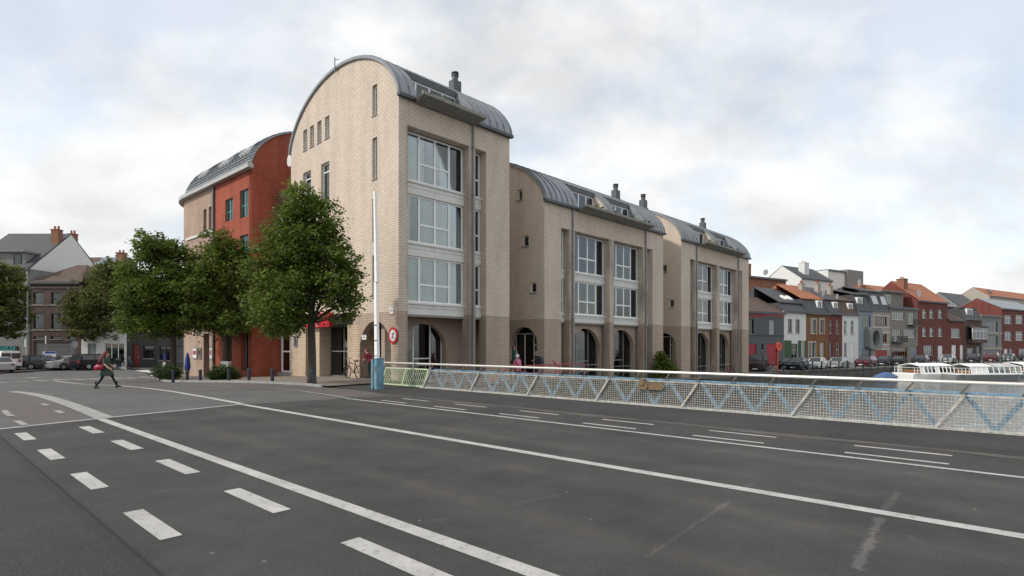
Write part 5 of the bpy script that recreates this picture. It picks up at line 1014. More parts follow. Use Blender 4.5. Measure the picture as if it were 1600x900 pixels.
# ------------------------------------------------------------------ cars
def car(label, loc, heading, L_, H, Wd, col, kind='hatch', metal=.4):
    paint = mat('car_paint_%02d%02d%02d' % tuple(int(c * 99) for c in col), col, .25, .03, 2, metal=metal, spec=.6); cg = MATS.get('car_glass') or mat('car_glass', (.03, .035, .04), .08, .1, spec=.8)
    t = empty('parked_car' if kind != 'van' else 'parked_van', loc, heading, label, 'car' if kind != 'van' else 'van', 'parked vehicles'); h = Wd / 2; g = .2
    belt = H * .60; hood = H * .52
    P_ = dict(hatch=(.30, .46, .84, .97), saloon=(.27, .42, .72, .86), estate=(.27, .42, .93, .985), van=(.12, .26, .97, .995), mpv=(.18, .36, .93, .985))[kind]
    xs = [0, .015, .06, P_[0] * .6, P_[0], P_[1], (P_[1] + P_[2]) / 2, P_[2], P_[3], .99, 1.0]; m = MB(); ring = 10
    for f in xs:
        x = L_ / 2 - f * L_; nose = 1 - .14 * max(0, (.06 - f) / .06) - .1 * max(0, (f - .97) / .03); b = belt * (1 if f > P_[0] else (.86 + .14 * (f / P_[0])))
        if f <= P_[0]: top = b + .005
        elif f < P_[1]: top = b + (H - b) * (f - P_[0]) / (P_[1] - P_[0])
        elif f <= P_[2]: top = H - .03 * H * abs((f - (P_[1] + P_[2]) / 2) / (P_[2] - P_[1]))
        elif f <= P_[3]: top = H * .985 + (belt * 1.02 - H * .985) * (f - P_[2]) / (P_[3] - P_[2])
        else: top = belt * 1.0
        if f in (0, 1.0): b *= .88; top = b
        top = max(top, b + .004); wt = h * nose * (.97 - .22 * min(1, (top - b) / (H - belt)))
        m.v += [(x, -h * nose * .93, g), (x, -h * nose, g + (b - g) * .45), (x, -h * nose * .985, b), (x, -wt, top - .02 if top - b > .1 else top), (x, -wt * .8, top), (x, wt * .8, top), (x, wt, top - .02 if top - b > .1 else top), (x, h * nose * .985, b), (x, h * nose, g + (b - g) * .45), (x, h * nose * .93, g)]
    n = len(xs)
    for i in range(n - 1):
        for k in range(ring): m.f.append((i * ring + k, i * ring + (k + 1) % ring, (i + 1) * ring + (k + 1) % ring, (i + 1) * ring + k)); m.mi.append(0)
    m.f += [tuple(range(ring)), tuple(reversed(range((n - 1) * ring, n * ring)))]; m.mi += [0, 0]; body = m.build('body', paint, t, smooth=False)
    V = m.v; R_ = lambda i, k: Vector(V[i * ring + k])
    def quad(name, a, b, c, d, off, mt=cg):
        nrm = (b - a).cross(d - a).normalized() * off; q = MB(); q.add([p + nrm for p in (a, b, c, d)] + [p - nrm * .2 for p in (a, b, c, d)], [(0, 1, 2, 3), (7, 6, 5, 4), (0, 4, 5, 1), (1, 5, 6, 2), (2, 6, 7, 3), (3, 7, 4, 0)]); q.build(name, mt, t)
    mixp = lambda a, b, f: a.lerp(b, f)
    for s0, s1 in ((3, 2), (6, 7)):                        # side glass
        for i0, i1, fa, fb in ((4, 5, .35, 1.0), (5, 6, .03, .95), (6, 7, .05, .97), (7, 8, .03, .55)):
            if kind == 'van' and i0 > 5: continue
            lo0, lo1 = mixp(R_(i0, s1), R_(i1, s1), fa), mixp(R_(i0, s1), R_(i1, s1), fb); hi0, hi1 = mixp(R_(i0, s0), R_(i1, s0), fa), mixp(R_(i0, s0), R_(i1, s0), fb)
            a, b, c, d = mixp(lo0, hi0, .1), mixp(lo1, hi1, .1), mixp(lo1, hi1, .86), mixp(lo0, hi0, .86)
            if s0 == 6: a, b, c, d = b, a, d, c
            quad('side_window', a, b, c, d, .012)
    quad('windscreen', mixp(R_(4, 4), R_(5, 4), .08), mixp(R_(4, 5), R_(5, 5), .08), mixp(R_(4, 5), R_(5, 5), .95), mixp(R_(4, 4), R_(5, 4), .95), .012)
    if kind != 'van': quad('rear_window', mixp(R_(8, 5), R_(7, 5), .15), mixp(R_(8, 4), R_(7, 4), .15), mixp(R_(8, 4), R_(7, 4), .9), mixp(R_(8, 5), R_(7, 5), .9), .012)
    else:
        q = MB(); [q.box(-L_ / 2 - .015, -L_ / 2 + .03, y0, y0 + h * .75, belt * 1.0, H * .88) for y0 in (-h * .8, h * .05)]; q.build('rear_window', cg, t)
    wr = .31 if H < 1.7 else .34
    for x in (L_ * .5 - L_ * .19, -L_ * .5 + L_ * .2):
        for s in (-1, 1):
            q = MB(); q.tube([(x, s * (h - .22), wr), (x, s * (h + .012), wr)], wr, 18); w = q.build('wheel', TYRE, t); q = MB(); q.tube([(x, s * (h - .05), wr), (x, s * (h + .022), wr)], wr * .64, 14); q.build('rim', RIM, w)
            a = MB()
            for i in range(12):
                p0, p1 = (math.pi * (i + k) / 12 for k in (0, 1)); r0, r1 = wr + .01, wr + .07; a.hexa([(x + r0 * math.cos(p0), s * (h - .06), wr + r0 * math.sin(p0)), (x + r1 * math.cos(p0), s * (h - .06), wr + r1 * math.sin(p0)), (x + r1 * math.cos(p1), s * (h - .06), wr + r1 * math.sin(p1)), (x + r0 * math.cos(p1), s * (h - .06), wr + r0 * math.sin(p1)), (x + r0 * math.cos(p0), s * (h + .006), wr + r0 * math.sin(p0)), (x + r1 * math.cos(p0), s * (h + .006), wr + r1 * math.sin(p0)), (x + r1 * math.cos(p1), s * (h + .006), wr + r1 * math.sin(p1)), (x + r0 * math.cos(p1), s * (h + .006), wr + r0 * math.sin(p1))])
            a.build('wheel_arch', TYRE, t)
    for s in (-1, 1):
        q = MB(); q.box(L_ / 2 - .16, L_ / 2 - .005, s * h * .55 - .17, s * h * .55 + .17, hood * .72, hood * .9); q.build('headlight', mat('headlight', (.75, .77, .8), .15, .03, metal=.3), t)
        q = MB(); q.box(-L_ / 2 + .0, -L_ / 2 + .12, s * h * .72 - .13, s * h * .72 + .13, belt * .68, belt * .93); q.build('tail_light', mat('tail_light', (.35, .01, .012), .3, .05), t)
        q = MB(); q.box(L_ * .5 - P_[0] * L_ - .35, L_ * .5 - P_[0] * L_ - .15, s * (h + .08) - .08, s * (h + .08) + .08, belt, belt + .13); q.build('mirror', paint, t)
    q = MB(); q.box(L_ / 2 - .06, L_ / 2 + .03, -h * .85, h * .85, .22, .4); q.build('front_bumper', paint if metal > .3 else BLACK, t); q = MB(); q.box(-L_ / 2 - .03, -L_ / 2 + .06, -h * .85, h * .85, .24, .45); q.build('rear_bumper', paint if metal > .3 else BLACK, t)
    q = MB(); q.box(L_ / 2 + .028, L_ / 2 + .036, -.26, .26, .28, .38); q.build('number_plate', SIGN_W, t); q = MB(); q.box(L_ / 2 - .05, L_ / 2 - .0, -h * .4, h * .4, .45, .56); q.build('grille', BLACK, t)
    return t
def far_car(px, dist, *a, turn=0, **k):
    kk = (px - CX) / F; p0 = E0 + DN * dist; t = (kk * p0.y - p0.x) / (D.x - kk * D.y); p = p0 + D * t
    return car(a[0], (p.x, p.y, QZ), DANG + math.pi + R(turn), *a[1:], **k)
BLK = (.012, .013, .016); NVY = (.014, .02, .035); SIL = (.42, .43, .45); BUR = (.12, .012, .022); GRY = (.09, .095, .10); WHT = (.72, .72, .71)
far_car(1184, 3.2, 'dark maroon van half hidden by the beige corner', 4.9, 2.0, 1.85, (.035, .012, .018), 'van', turn=28)
far_car(1232, 4.6, 'black car behind the dark blue estate car', 4.0, 1.42, 1.7, BLK, 'hatch', turn=20)
far_car(1246, 3.0, 'dark blue estate car before the white house', 4.4, 1.48, 1.75, NVY, 'estate', turn=18)
far_car(1276, 3.2, 'white saloon car before the ochre house', 4.5, 1.45, 1.78, WHT, 'saloon', turn=16, metal=.1)
far_car(1310, 3.4, 'silver saloon car beside the white saloon', 4.5, 1.42, 1.78, (.33, .34, .35), 'saloon', turn=14)
far_car(1353, 4.0, 'dark red estate car below the oval window', 4.5, 1.48, 1.76, BUR, 'estate', turn=10)
far_car(1381, 4.4, 'navy hatchback before the red garage', 4.0, 1.45, 1.7, NVY, 'hatch', turn=16)
far_car(1404, 4.4, 'black car before the taupe flats shop window', 4.3, 1.42, 1.75, BLK, 'saloon', turn=16)
far_car(1438, 4.4, 'black hatchback left of the white house door', 4.3, 1.45, 1.75, (.02, .022, .028), 'hatch', turn=12)
far_car(1481, 4.4, 'silver hatchback before the low red house', 4.2, 1.45, 1.75, SIL, 'hatch', turn=12)
far_car(1520, 4.4, 'black estate car before the bay window house', 4.8, 1.5, 1.8, BLK, 'estate', turn=12)
far_car(1550, 4.4, 'dark red people carrier before the concrete house', 4.7, 1.75, 1.85, BUR, 'mpv', turn=12)
far_car(1576, 4.4, 'grey silver saloon before the right red house', 4.5, 1.45, 1.78, (.22, .24, .27), 'saloon', turn=12)
far_car(1603, 4.4, 'black car cut by the right edge of the picture', 4.3, 1.45, 1.75, BLK, 'hatch', turn=12)
def left_car(px, Y, ang, *a, **k): x = (px - CX) / F * Y; return car(a[0], (x, Y, gz(x, Y) + .1), R(ang), *a[1:], **k)
left_car(3, 55, 150, 'white van parked at the left edge', 4.6, 1.95, 1.8, WHT, 'van', metal=.1)
left_car(36, 56.5, 215, 'dark blue car beside the white van', 4.2, 1.45, 1.75, NVY, 'hatch')
left_car(78, 57, 205, 'dark grey hatchback behind the parked bicycles', 4.2, 1.48, 1.75, GRY, 'hatch')
left_car(117, 57.5, 62, 'silver saloon seen from behind by the garage', 4.5, 1.42, 1.76, SIL, 'saloon')
left_car(150, 57.5, 70, 'black hatchback seen from behind near the white shop', 4.2, 1.6, 1.78, BLK, 'mpv')
left_car(-6, 51.5, 150, 'small silver car cut by the left edge', 4.0, 1.4, 1.7, SIL, 'hatch')
# ------------------------------------------------------------------ boats
def tour_boat(label, px, Y, ang, L_, front_glass, seed):
    x = (px - CX) / F * Y; t = empty('tour_boat', (x, Y, WATER_Z), R(ang), label, 'boat', 'white canal tour boats'); h = 1.9; m = MB()
    st = [(-.5, .82), (-.3, 1), (.2, 1), (.36, .85), (.46, .5), (.5, .1)]
    for f, w in st: m.v += [(f * L_, -h * w * .85, -.3), (f * L_, -h * w, .75), (f * L_, h * w, .75), (f * L_, h * w * .85, -.3)]
    for i in range(5):
        for k in range(4): m.f.append((i * 4 + k, i * 4 + (k + 1) % 4, (i + 1) * 4 + (k + 1) % 4, (i + 1) * 4 + k)); m.mi.append(0)
    m.f += [(0, 1, 2, 3), (23, 22, 21, 20)]; m.mi += [0, 0]; m.build('hull', mat('boat_hull', (.20, .21, .22), .4, .1) if front_glass else WHITE, t)
    m = MB(); m.box(-.48 * L_, .44 * L_, -h * .92, h * .92, .75, .82); m.build('deck', WHITE, t)
    a, b = (-.30, .40) if front_glass else (-.38, .20); n = 9; z0, z1, zr = .82, 1.75, 2.05
    for i in range(n + 1):
        x0 = L_ * (a + (b - a) * i / n); m = MB()
        for s in (-1, 1): m.bar((x0, s * 1.62, z0), (x0 - .12, s * 1.5, z1), .09, .09); m.bar((x0 - .12, s * 1.5, z1), (x0 - .12, 0, zr), .07, .07)
        m.build('window_post', WHITE, t)
    for i in range(n):
        x0, x1 = (L_ * (a + (b - a) * (i + k) / n) for k in (0, 1))
        for s in (-1, 1):
            g = MB(); g.add([(x0, s * 1.6, z0 + .1), (x1, s * 1.6, z0 + .1), (x1 - .12, s * 1.5, z1 - .05), (x0 - .12, s * 1.5, z1 - .05)], [(0, 1, 2, 3)]); solid = (i < 3 and front_glass) or (not front_glass and i in (0, 4)); g.build('pane' if not solid else 'side_panel', WHITE if solid else glass_mat('boat_glass', (.45, .55, .5), .12), t, fix=False)
            g = MB(); g.add([(x0 - .1, s * 1.5, z1), (x1 - .1, s * 1.5, z1), (x1 - .1, 0, zr), (x0 - .1, 0, zr)], [(0, 1, 2, 3)]); g.build('roof_panel', (mat('boat_roof_brown', (.25, .12, .08), .5, .2) if i % 3 == 1 else glass_mat('boat_roof_glass', (.4, .45, .45), .2)) if front_glass and i > 3 else WHITE, t, fix=False)
    m = MB()
    for s in (-1, 1): m.bar((L_ * a - .1, s * 1.5, z1), (L_ * b - .1, s * 1.5, z1), .1, .1); m.bar((L_ * a, s * 1.62, z0 + .04), (L_ * b, s * 1.62, z0 + .04), .1, .16)
    m.bar((L_ * a - .1, 0, zr), (L_ * b - .1, 0, zr), .1, .08); m.build('roof_frame', WHITE, t)
    for i in range(6): m = MB(); y = 0; m.box(L_ * (a + .05 + (b - a) * .85 * i / 6), L_ * (a + .05 + (b - a) * .85 * i / 6) + .5, -1.3, 1.3, .82, 1.25); m.build('bench', mat('bench_wood', (.2, .11, .05), .6), t)
    m = MB()
    for s in (-1, 1):
        for q in range(5): m.tube([(-.47 * L_ + q * .5, s * 1.4, .8), (-.47 * L_ + q * .5, s * 1.4, 1.55)], .03, 6)
        m.tube([(-.47 * L_, s * 1.4, 1.55), (-.47 * L_ + 2, s * 1.4, 1.55)], .03, 6); m.tube([(-.47 * L_, s * 1.4, 1.2), (-.47 * L_ + 2, s * 1.4, 1.2)], .025, 6)
    m.tube([(-.47 * L_, -1.4, 1.55), (-.47 * L_, 1.4, 1.55)], .03, 6); m.build('stern_rail', WHITE, t); return t
tour_boat('white tour boat with stern railing moored nearest the blue tarpaulin boat', 1455, 71.5, 12, 9.0, False, 1)
tour_boat('tour boat with white cabin and glass saloon in front', 1533, 69.5, 6, 9.8, True, 2)
tour_boat('glass roofed tour boat moored farthest right', 1606, 77, 16, 11, True, 3)
x = (1385 - CX) / F * 68; t = empty('small_boat', (x, 68, WATER_Z), R(14), 'small boat covered with a blue tarpaulin at the quay wall', 'boat'); t.scale = (.62, .8, .85); m = MB()
for f, w, z in ((-.5, .7, .5), (-.2, 1, .5), (.2, .95, .55), (.5, .1, .7)): m.v += [(f * 5.4, -w * .9, -.2), (f * 5.4, -w, z), (f * 5.4, w, z), (f * 5.4, w * .9, -.2)]
for i in range(3):
    for k in range(4): m.f.append((i * 4 + k, i * 4 + (k + 1) % 4, (i + 1) * 4 + (k + 1) % 4, (i + 1) * 4 + k)); m.mi.append(0)
m.f += [(0, 1, 2, 3), (15, 14, 13, 12)]; m.mi += [0, 0]; m.build('hull', BLACK, t); m = MB()
for f, w, z in ((-.5, .75, .5), (-.4, .95, .9), (-.1, 1.05, 1.25), (.2, 1.0, 1.15), (.42, .5, .8), (.5, .12, .7)): m.v += [(f * 5.4, -w, .48), (f * 5.4, -w * .5, z * .85), (f * 5.4, 0, z), (f * 5.4, w * .5, z * .88), (f * 5.4, w, .48)]
for i in range(5):
    for k in range(4): m.f.append((i * 5 + k, i * 5 + k + 1, (i + 1) * 5 + k + 1, (i + 1) * 5 + k)); m.mi.append(0)
m.build('tarpaulin', mat('blue_tarpaulin', (.07, .12, .26), .6, .15, 4, .5, 5), t)
# ------------------------------------------------------------------ bicycles
def bicycle(label, loc, ang, col, lean=0):
    t = empty('bicycle', loc, R(ang), label, 'bicycle', 'parked bicycles'); t.rotation_euler = (R(lean), 0, R(ang)); fm_ = mat('bike_' + col, dict(black=(.015, .015, .016), red=(.3, .03, .03), grey=(.25, .25, .26))[col], .4, .1)
    for x in (-.53, .53):
        m = MB(); n = 22
        for i in range(n): a, b = (2 * math.pi * (i + k) / n for k in (0, 1)); m.bar((x + .34 * math.cos(a), 0, .35 + .34 * math.sin(a)), (x + .34 * math.cos(b), 0, .35 + .34 * math.sin(b)), .04, .03, up=(0, 1, 0))
        w = m.build('wheel', TYRE, t); m = MB()
        for i in range(9): a = 2 * math.pi * i / 9; m.bar((x, 0, .35), (x + .33 * math.cos(a), 0, .35 + .33 * math.sin(a)), .006, .006, up=(0, 1, 0))
        m.tube([(x, -.05, .35), (x, .05, .35)], .03, 8); m.build('spokes', RIM, w)
    m = MB()
    for a, b in (((-.53, 0, .35), (-.08, 0, .3)), ((-.53, 0, .35), (-.22, 0, .82)), ((-.08, 0, .3), (-.25, 0, .92)), ((-.08, 0, .3), (.36, 0, .72)), ((-.2, 0, .78), (.34, 0, .84)), ((.53, 0, .35), (.32, 0, .95))): m.tube([a, b], .022, 6)
    m.build('frame', fm_, t); m = MB(); m.tube([(.32, 0, .95), (.3, 0, 1.08)], .02, 6); m.tube([(.15, -.28, 1.06), (.32, -.2, 1.1), (.34, 0, 1.08), (.32, .2, 1.1), (.15, .28, 1.06)], .018, 6); m.build('handlebar', RIM, t)
    m = MB(); m.hexa([(-.4, -.09, .92), (-.1, -.03, .92), (-.1, .03, .92), (-.4, .09, .92), (-.4, -.09, .99), (-.1, -.02, .98), (-.1, .02, .98), (-.4, .09, .99)]); m.build('saddle', BLACK, t)
    m = MB(); m.tube([(-.08, -.09, .3), (-.08, .09, .3)], .02, 6); m.box(-.2, -.06, -.16, -.08, .12, .15); m.box(-.1, .04, .08, .16, .45, .48); m.build('pedals', GREY, t); return t
p = xy(-.7, 3.35); p = Vector((p.x, p.y, gz(p.x, p.y) + .08)); bicycle('black bicycle held in the arch behind the barrier', p, 140, 'black')
for i, (px, lab) in enumerate(((66, 'black bicycle chained at the direction sign'), (80, 'grey bicycle right of the direction sign'), (198, 'grey bicycle leaning near the red door'))): p = gp(px, 577.2 if i < 2 else 573, .1); bicycle(lab, p, 8 + 14 * i, 'black' if i == 0 else 'grey', 6)
pc = side(1138, 577, -.6); p = xy(pc[0], -.6); bicycle('red bicycle parked under the last arcade arch', (p.x, p.y, gz(p.x, p.y)), 100, 'red', 4)
k = (1203 - CX) / F; pe = E0 + DN * 1.0; tt = (k * pe.y - pe.x) / (D.x - k * D.y); p = pe + D * tt; bicycle('black bicycle leaning at the far quay chain', (p.x, p.y, QZ), 31, 'black', 5)
# ------------------------------------------------------------------ people
def person(label, loc, ang, J, zones, extra=None, s=1.0):
    """J: joint name -> (x, y, z) in metres, x forward. zones(face centre, nearest bone) -> material"""
    base = dict(pelvis=(0, 0, .92), waist=(0, 0, 1.08), chest=(0, 0, 1.28), neck=(0, 0, 1.45), jaw=(.02, 0, 1.53), head=(.015, 0, 1.61), crown=(0, 0, 1.69),
                shl=(0, .17, 1.38), ell=(-.02, .22, 1.12), wrl=(.08, .23, .89), hal=(.11, .22, .82), shr=(0, -.17, 1.38), elr=(-.02, -.22, 1.12), wrr=(.08, -.23, .89), har=(.11, -.22, .82),
                hil=(0, .09, .88), knl=(.03, .1, .48), anl=(-.02, .1, .09), tol=(.15, .11, .03), hir=(0, -.09, .88), knr=(.03, -.1, .48), anr=(-.02, -.1, .09), tor=(.15, -.11, .03))
    base.update(J); names = list(base); rad = dict(pelvis=.135, waist=.115, chest=.135, neck=.055, jaw=.075, head=.1, crown=.06, shl=.062, ell=.045, wrl=.03, hal=.03, shr=.062, elr=.045, wrr=.03, har=.03, hil=.085, knl=.06, anl=.042, tol=.032, hir=.085, knr=.06, anr=.042, tor=.032)
    E_ = [('pelvis', 'waist'), ('waist', 'chest'), ('chest', 'neck'), ('neck', 'jaw'), ('jaw', 'head'), ('head', 'crown')]
    for q in 'lr': E_ += [('chest', 'sh' + q), ('sh' + q, 'el' + q), ('el' + q, 'wr' + q), ('wr' + q, 'ha' + q), ('pelvis', 'hi' + q), ('hi' + q, 'kn' + q), ('kn' + q, 'an' + q), ('an' + q, 'to' + q)]
    pts = {k: Vector(v) for k, v in base.items()}
    for q in 'lr':                                          # five separate fingers on each hand
        d = (pts['ha' + q] - pts['wr' + q]).normalized(); sd_ = Vector((1, 0, 0)) if abs(d.x) < .7 else Vector((0, 0, 1)); sd_ = (sd_ - d * sd_.dot(d)).normalized()
        for i, (o_, l_) in enumerate(((-.03, .075), (-.01, .085), (.01, .08), (.03, .065), (.05, .04))):
            a, b = 'f%d%s' % (i, q), 'g%d%s' % (i, q); pts[a] = pts['ha' + q] + sd_ * o_ + d * (.03 if i < 4 else -.01); pts[b] = pts[a] + d * l_ * .6 + Vector((0, 0, -l_ * .3)) + sd_ * (.02 if i == 4 else 0); rad[a] = .011; rad[b] = .008; names += [a, b]; E_ += [('ha' + q, a), (a, b)]
    me = bpy.data.meshes.new('body'); me.from_pydata([pts[n] for n in names], [(names.index(a), names.index(b)) for a, b in E_], []); o = bpy.data.objects.new('body', me); COL.objects.link(o)
    md = o.modifiers.new('skin', 'SKIN'); md.use_smooth_shade = True; sub = o.modifiers.new('sub', 'SUBSURF'); sub.levels = 1
    for i, n in enumerate(names): sv = me.skin_vertices[0].data[i]; sv.radius = (rad[n], rad[n]); sv.use_root = (n == 'pelvis')
    dg = bpy.context.evaluated_depsgraph_get(); bm2 = bpy.data.meshes.new_from_object(o.evaluated_get(dg)); bpy.data.objects.remove(o)
    t = empty('person', loc, R(ang), label, 'person'); t.scale = (s, s, s); bones = [(a, b, pts[a], pts[b]) for a, b in E_]
    mats_ = []; bm2.materials.clear()
    for p in bm2.polygons:
        c = p.center; best = min(bones, key=lambda q: (c - (q[2] + (q[3] - q[2]) * max(0, min(1, (c - q[2]).dot(q[3] - q[2]) / max(1e-6, (q[3] - q[2]).length_squared))))).length); mm = zones(c, best[0], best[1])
        if mm not in mats_: mats_.append(mm); bm2.materials.append(mm)
        p.material_index = mats_.index(mm)
    bo = bpy.data.objects.new('body', bm2); link(bo, t)
    hd = pts['head']
    for sy in (-.035, .035): m = MB(); m.lathe([(.004, -.008), (.009, 0), (.004, .008)], 6); m.v = [(v[0] + hd.x + .092, v[1] + sy, v[2] + hd.z) for v in m.v]; m.build('eye', BLACK, t)
    m = MB(); m.hexa([(hd.x + .085, -.016, hd.z - .045), (hd.x + .115, -.01, hd.z - .045), (hd.x + .115, .01, hd.z - .045), (hd.x + .085, .016, hd.z - .045), (hd.x + .085, -.008, hd.z), (hd.x + .095, -.006, hd.z), (hd.x + .095, .006, hd.z), (hd.x + .085, .008, hd.z)]); m.build('nose', SKIN, t)
    m = MB(); m.box(hd.x + .075, hd.x + .09, -.025, .025, hd.z - .078, hd.z - .066); m.build('mouth', mat('lips', (.35, .12, .1), .5), t)
    return t, pts
def blob(parent, name, mt, rings, n=12):                    # rings: (cx, cy, z, rx, ry)
    m = MB()
    for cx, cy, z, rx, ry in rings: m.v += [(cx + rx * math.cos(2 * math.pi * k / n), cy + ry * math.sin(2 * math.pi * k / n), z) for k in range(n)]
    for i in range(len(rings) - 1):
        for k in range(n): m.f.append((i * n + k, i * n + (k + 1) % n, (i + 1) * n + (k + 1) % n, (i + 1) * n + k)); m.mi.append(0)
    m.f += [tuple(reversed(range(n))), tuple(range((len(rings) - 1) * n, len(rings) * n))]; m.mi += [0, 0]; return m.build(name, mt, parent, smooth=True)
DRESS = mat('green_dress', (.045, .07, .06), .9, .35, 18); TIGHTS = mat('black_tights', (.012, .012, .013), .7); HAIR_R = mat('red_hair', (.12, .022, .016), .6, .3, 12); PINK = mat('pink_coat', (.58, .17, .29), .8, .1, 6); HAIR_W = mat('white_hair', (.62, .60, .56), .8, .1, 14); DKBLUE = mat('dark_jacket', (.018, .02, .028), .8, .15); DENIM = mat('dark_trousers', (.025, .027, .033), .85); GREENTOP = mat('dark_green_top', (.015, .07, .06), .8); HAIR_B = mat('brown_hair', (.12, .06, .035), .7, .2, 12); REDTOP = mat('crimson_top', (.22, .012, .03), .8); HAIR_G = mat('grey_hair', (.22, .21, .2), .8)
wp_ = gp(166, 607.2)
def zw(c, a, b):
    if b[:2] in ('kn', 'an', 'to') or a[:2] in ('kn', 'an'): return TIGHTS
    if a[:2] in ('el', 'wr', 'ha') or b[0] in 'fg' or a in ('neck', 'jaw', 'head'): return SKIN
    return DRESS
t, J = person('woman with long red hair in green dress walking across the road', wp_, 2, dict(knl=(.24, .08, .50), anl=(.44, .07, .13), tol=(.6, .08, .09), knr=(-.14, -.08, .47), anr=(-.42, -.08, .12), tor=(-.28, -.09, .03), hil=(.04, .09, .88), hir=(-.02, -.09, .88), shl=(0, .16, 1.38), ell=(.02, .2, 1.12), wrl=(.22, .16, .98), hal=(.29, .14, .96), elr=(.06, -.22, 1.14), wrr=(.26, -.22, .96), har=(.33, -.21, .92), head=(.03, 0, 1.61), jaw=(.04, 0, 1.53)), zw, s=.97)
blob(t, 'dress_skirt', DRESS, [(.03, 0, .60, .31, .24), (.02, 0, .75, .26, .21), (0, 0, .95, .18, .17), (0, 0, 1.1, .135, .135), (0, 0, 1.28, .15, .16), (0, 0, 1.4, .1, .14)])
blob(t, 'hair', HAIR_R, [(-.19, 0, 1.13, .07, .1), (-.2, 0, 1.25, .13, .15), (-.15, 0, 1.4, .15, .15), (-.08, 0, 1.52, .14, .13), (-.03, 0, 1.62, .13, .115), (-.01, 0, 1.7, .11, .1), (0, 0, 1.745, .04, .04)])
blob(t, 'handbag', mat('red_handbag', (.26, .008, .035), .35, .1), [(-.16, -.27, .86, .16, .05), (-.16, -.27, .92, .24, .09), (-.15, -.26, 1.04, .22, .09), (-.13, -.25, 1.12, .14, .04)]); m = MB(); m.tube([(-.28, -.26, 1.08), (-.1, -.2, 1.36), (.02, -.25, 1.08)], .014, 6); m.build('bag_strap', mat('red_handbag', (0, 0, 0)), t)
for q in 'lr': a, b = J['an' + q], J['to' + q]; m = MB(); m.tube([a + Vector((0, 0, .2)), a, a + Vector((-.02, 0, -.03))], [.058, .055, .05], 10); m.tube([a + Vector((-.03, 0, -.04)), (a + b) / 2, b + Vector((.03, 0, 0))], [.05, .045, .02], 8); m.box(a.x - .06, a.x - .02, a.y - .025, a.y + .025, min(a.z, b.z) - .06, a.z); m.build('boot', BLACK, t)
def quay_person(px, wo): k = side(px, 560, wo)[0]; p = xy(k, wo); return Vector((p.x, p.y, gz(p.x, p.y)))
z1_ = lambda c, a, b: SKIN if (a in ('neck', 'jaw', 'head') or b[0] in 'fg' or b[:2] == 'ha') else (DENIM if b[:2] in ('kn', 'an', 'to') or a[:2] in ('kn', 'an') else PINK)
p = quay_person(808.5, -1.6); t, J = person('white haired woman in pink coat with shoulder bag seen from behind', p, 75, {}, z1_, s=.95); blob(t, 'hair', HAIR_W, [(-.02, 0, 1.5, .08, .085), (-.02, 0, 1.58, .125, .12), (0, 0, 1.66, .12, .115), (0, 0, 1.73, .06, .06)]); blob(t, 'coat', PINK, [(0, 0, .7, .24, .27), (0, 0, .95, .2, .24), (0, 0, 1.2, .17, .22), (0, 0, 1.38, .13, .2), (0, 0, 1.46, .07, .08)]); m = MB(); m.tube([(-.12, .16, 1.42), (-.2, 0, 1.2), (-.2, -.2, .95)], .018, 6); m.build('bag_strap', BLACK, t); blob(t, 'carrier_bag', SIGN_W, [(.05, .3, .3, .13, .06), (.05, .3, .5, .15, .08), (.06, .28, .72, .03, .02)])
z2_ = lambda c, a, b: SKIN if (a in ('neck', 'jaw', 'head') or b[0] in 'fg') else (DENIM if b[:2] in ('kn', 'an', 'to') or a[:2] in ('kn', 'an') else DKBLUE)
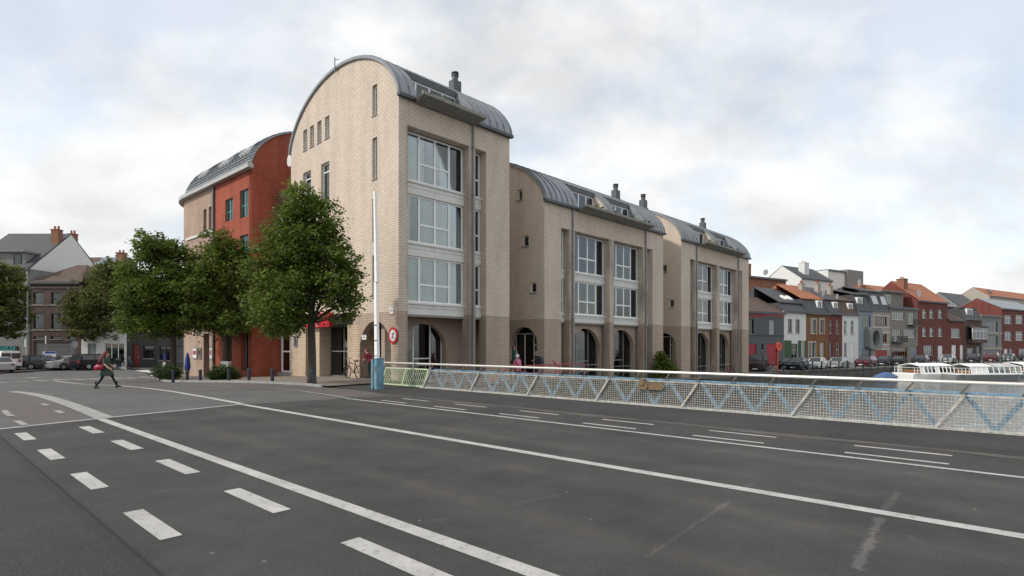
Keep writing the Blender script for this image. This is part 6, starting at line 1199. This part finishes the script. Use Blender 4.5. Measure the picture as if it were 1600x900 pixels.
p = quay_person(840, -.6); t, J = person('man in dark jacket with backpack looking down at the arcade', p, 165, dict(head=(.08, 0, 1.58), jaw=(.09, 0, 1.5), crown=(.07, 0, 1.66), wrl=(.2, .16, 1.08), hal=(.27, .12, 1.12), wrr=(.2, -.16, 1.08), har=(.27, -.12, 1.12)), z2_, s=1.06); blob(t, 'hair', HAIR_G, [(.03, 0, 1.56, .09, .1), (.06, 0, 1.64, .11, .1), (.07, 0, 1.7, .06, .06)]); blob(t, 'jacket', DKBLUE, [(0, 0, .82, .19, .24), (0, 0, 1.1, .17, .23), (0, 0, 1.34, .15, .22), (0, 0, 1.45, .07, .1)]); blob(t, 'backpack', mat('backpack', (.05, .055, .065), .8, .2, 8), [(-.2, 0, .92, .1, .14), (-.25, 0, 1.0, .14, .17), (-.24, 0, 1.28, .12, .16), (-.18, 0, 1.4, .06, .1)])
z3_ = lambda c, a, b: SKIN if (a in ('neck', 'jaw', 'head', 'shl', 'shr', 'ell', 'elr', 'wrl', 'wrr') or b[0] in 'fg' or b[:2] in ('an', 'to')) else GREENTOP
p = quay_person(803, .5); p.z = .08; t, J = person('woman in dark green dress standing in the arcade passage', p, -70, dict(wrl=(.16, .12, 1.05), hal=(.2, .06, 1.04)), z3_, s=.98); blob(t, 'hair', HAIR_B, [(-.06, 0, 1.34, .08, .1), (-.05, 0, 1.5, .11, .11), (-.02, 0, 1.64, .12, .11), (0, 0, 1.72, .07, .07)]); blob(t, 'dress', GREENTOP, [(0, 0, .55, .2, .22), (0, 0, .9, .18, .19), (0, 0, 1.1, .13, .14), (0, 0, 1.36, .13, .15)])
m = MB(); m.box(-.7, .7, -.5, .5, -1.2, 0); o = m.build('passage_step', CONC); o.location = p; o.rotation_euler = (0, 0, ANG); tag(o, 'concrete landing under the woman in the arcade passage', 'landing')
z4_ = lambda c, a, b: SKIN if (a in ('neck', 'jaw', 'head') or b[0] in 'fg' or b[:2] == 'ha') else (DENIM if b[:2] in ('kn', 'an', 'to') or a[:2] in ('kn', 'an') else REDTOP)
p = xy(-.25, 2.35); p = Vector((p.x, p.y, gz(p.x, p.y) + .08)); t, J = person('person in crimson top with the bicycle behind the barrier', p, 160, dict(chest=(.08, 0, 1.22), neck=(.16, 0, 1.38), jaw=(.2, 0, 1.45), head=(.22, 0, 1.53), crown=(.2, 0, 1.6), shl=(.1, .17, 1.32), shr=(.1, -.17, 1.32), ell=(.26, .22, 1.12), wrl=(.46, .2, 1.04), hal=(.52, .19, 1.02), elr=(.26, -.22, 1.12), wrr=(.46, -.2, 1.04), har=(.52, -.19, 1.02)), z4_, s=1.0); blob(t, 'hair', HAIR_B, [(.14, 0, 1.48, .09, .1), (.17, 0, 1.56, .11, .1), (.2, 0, 1.64, .06, .06)])
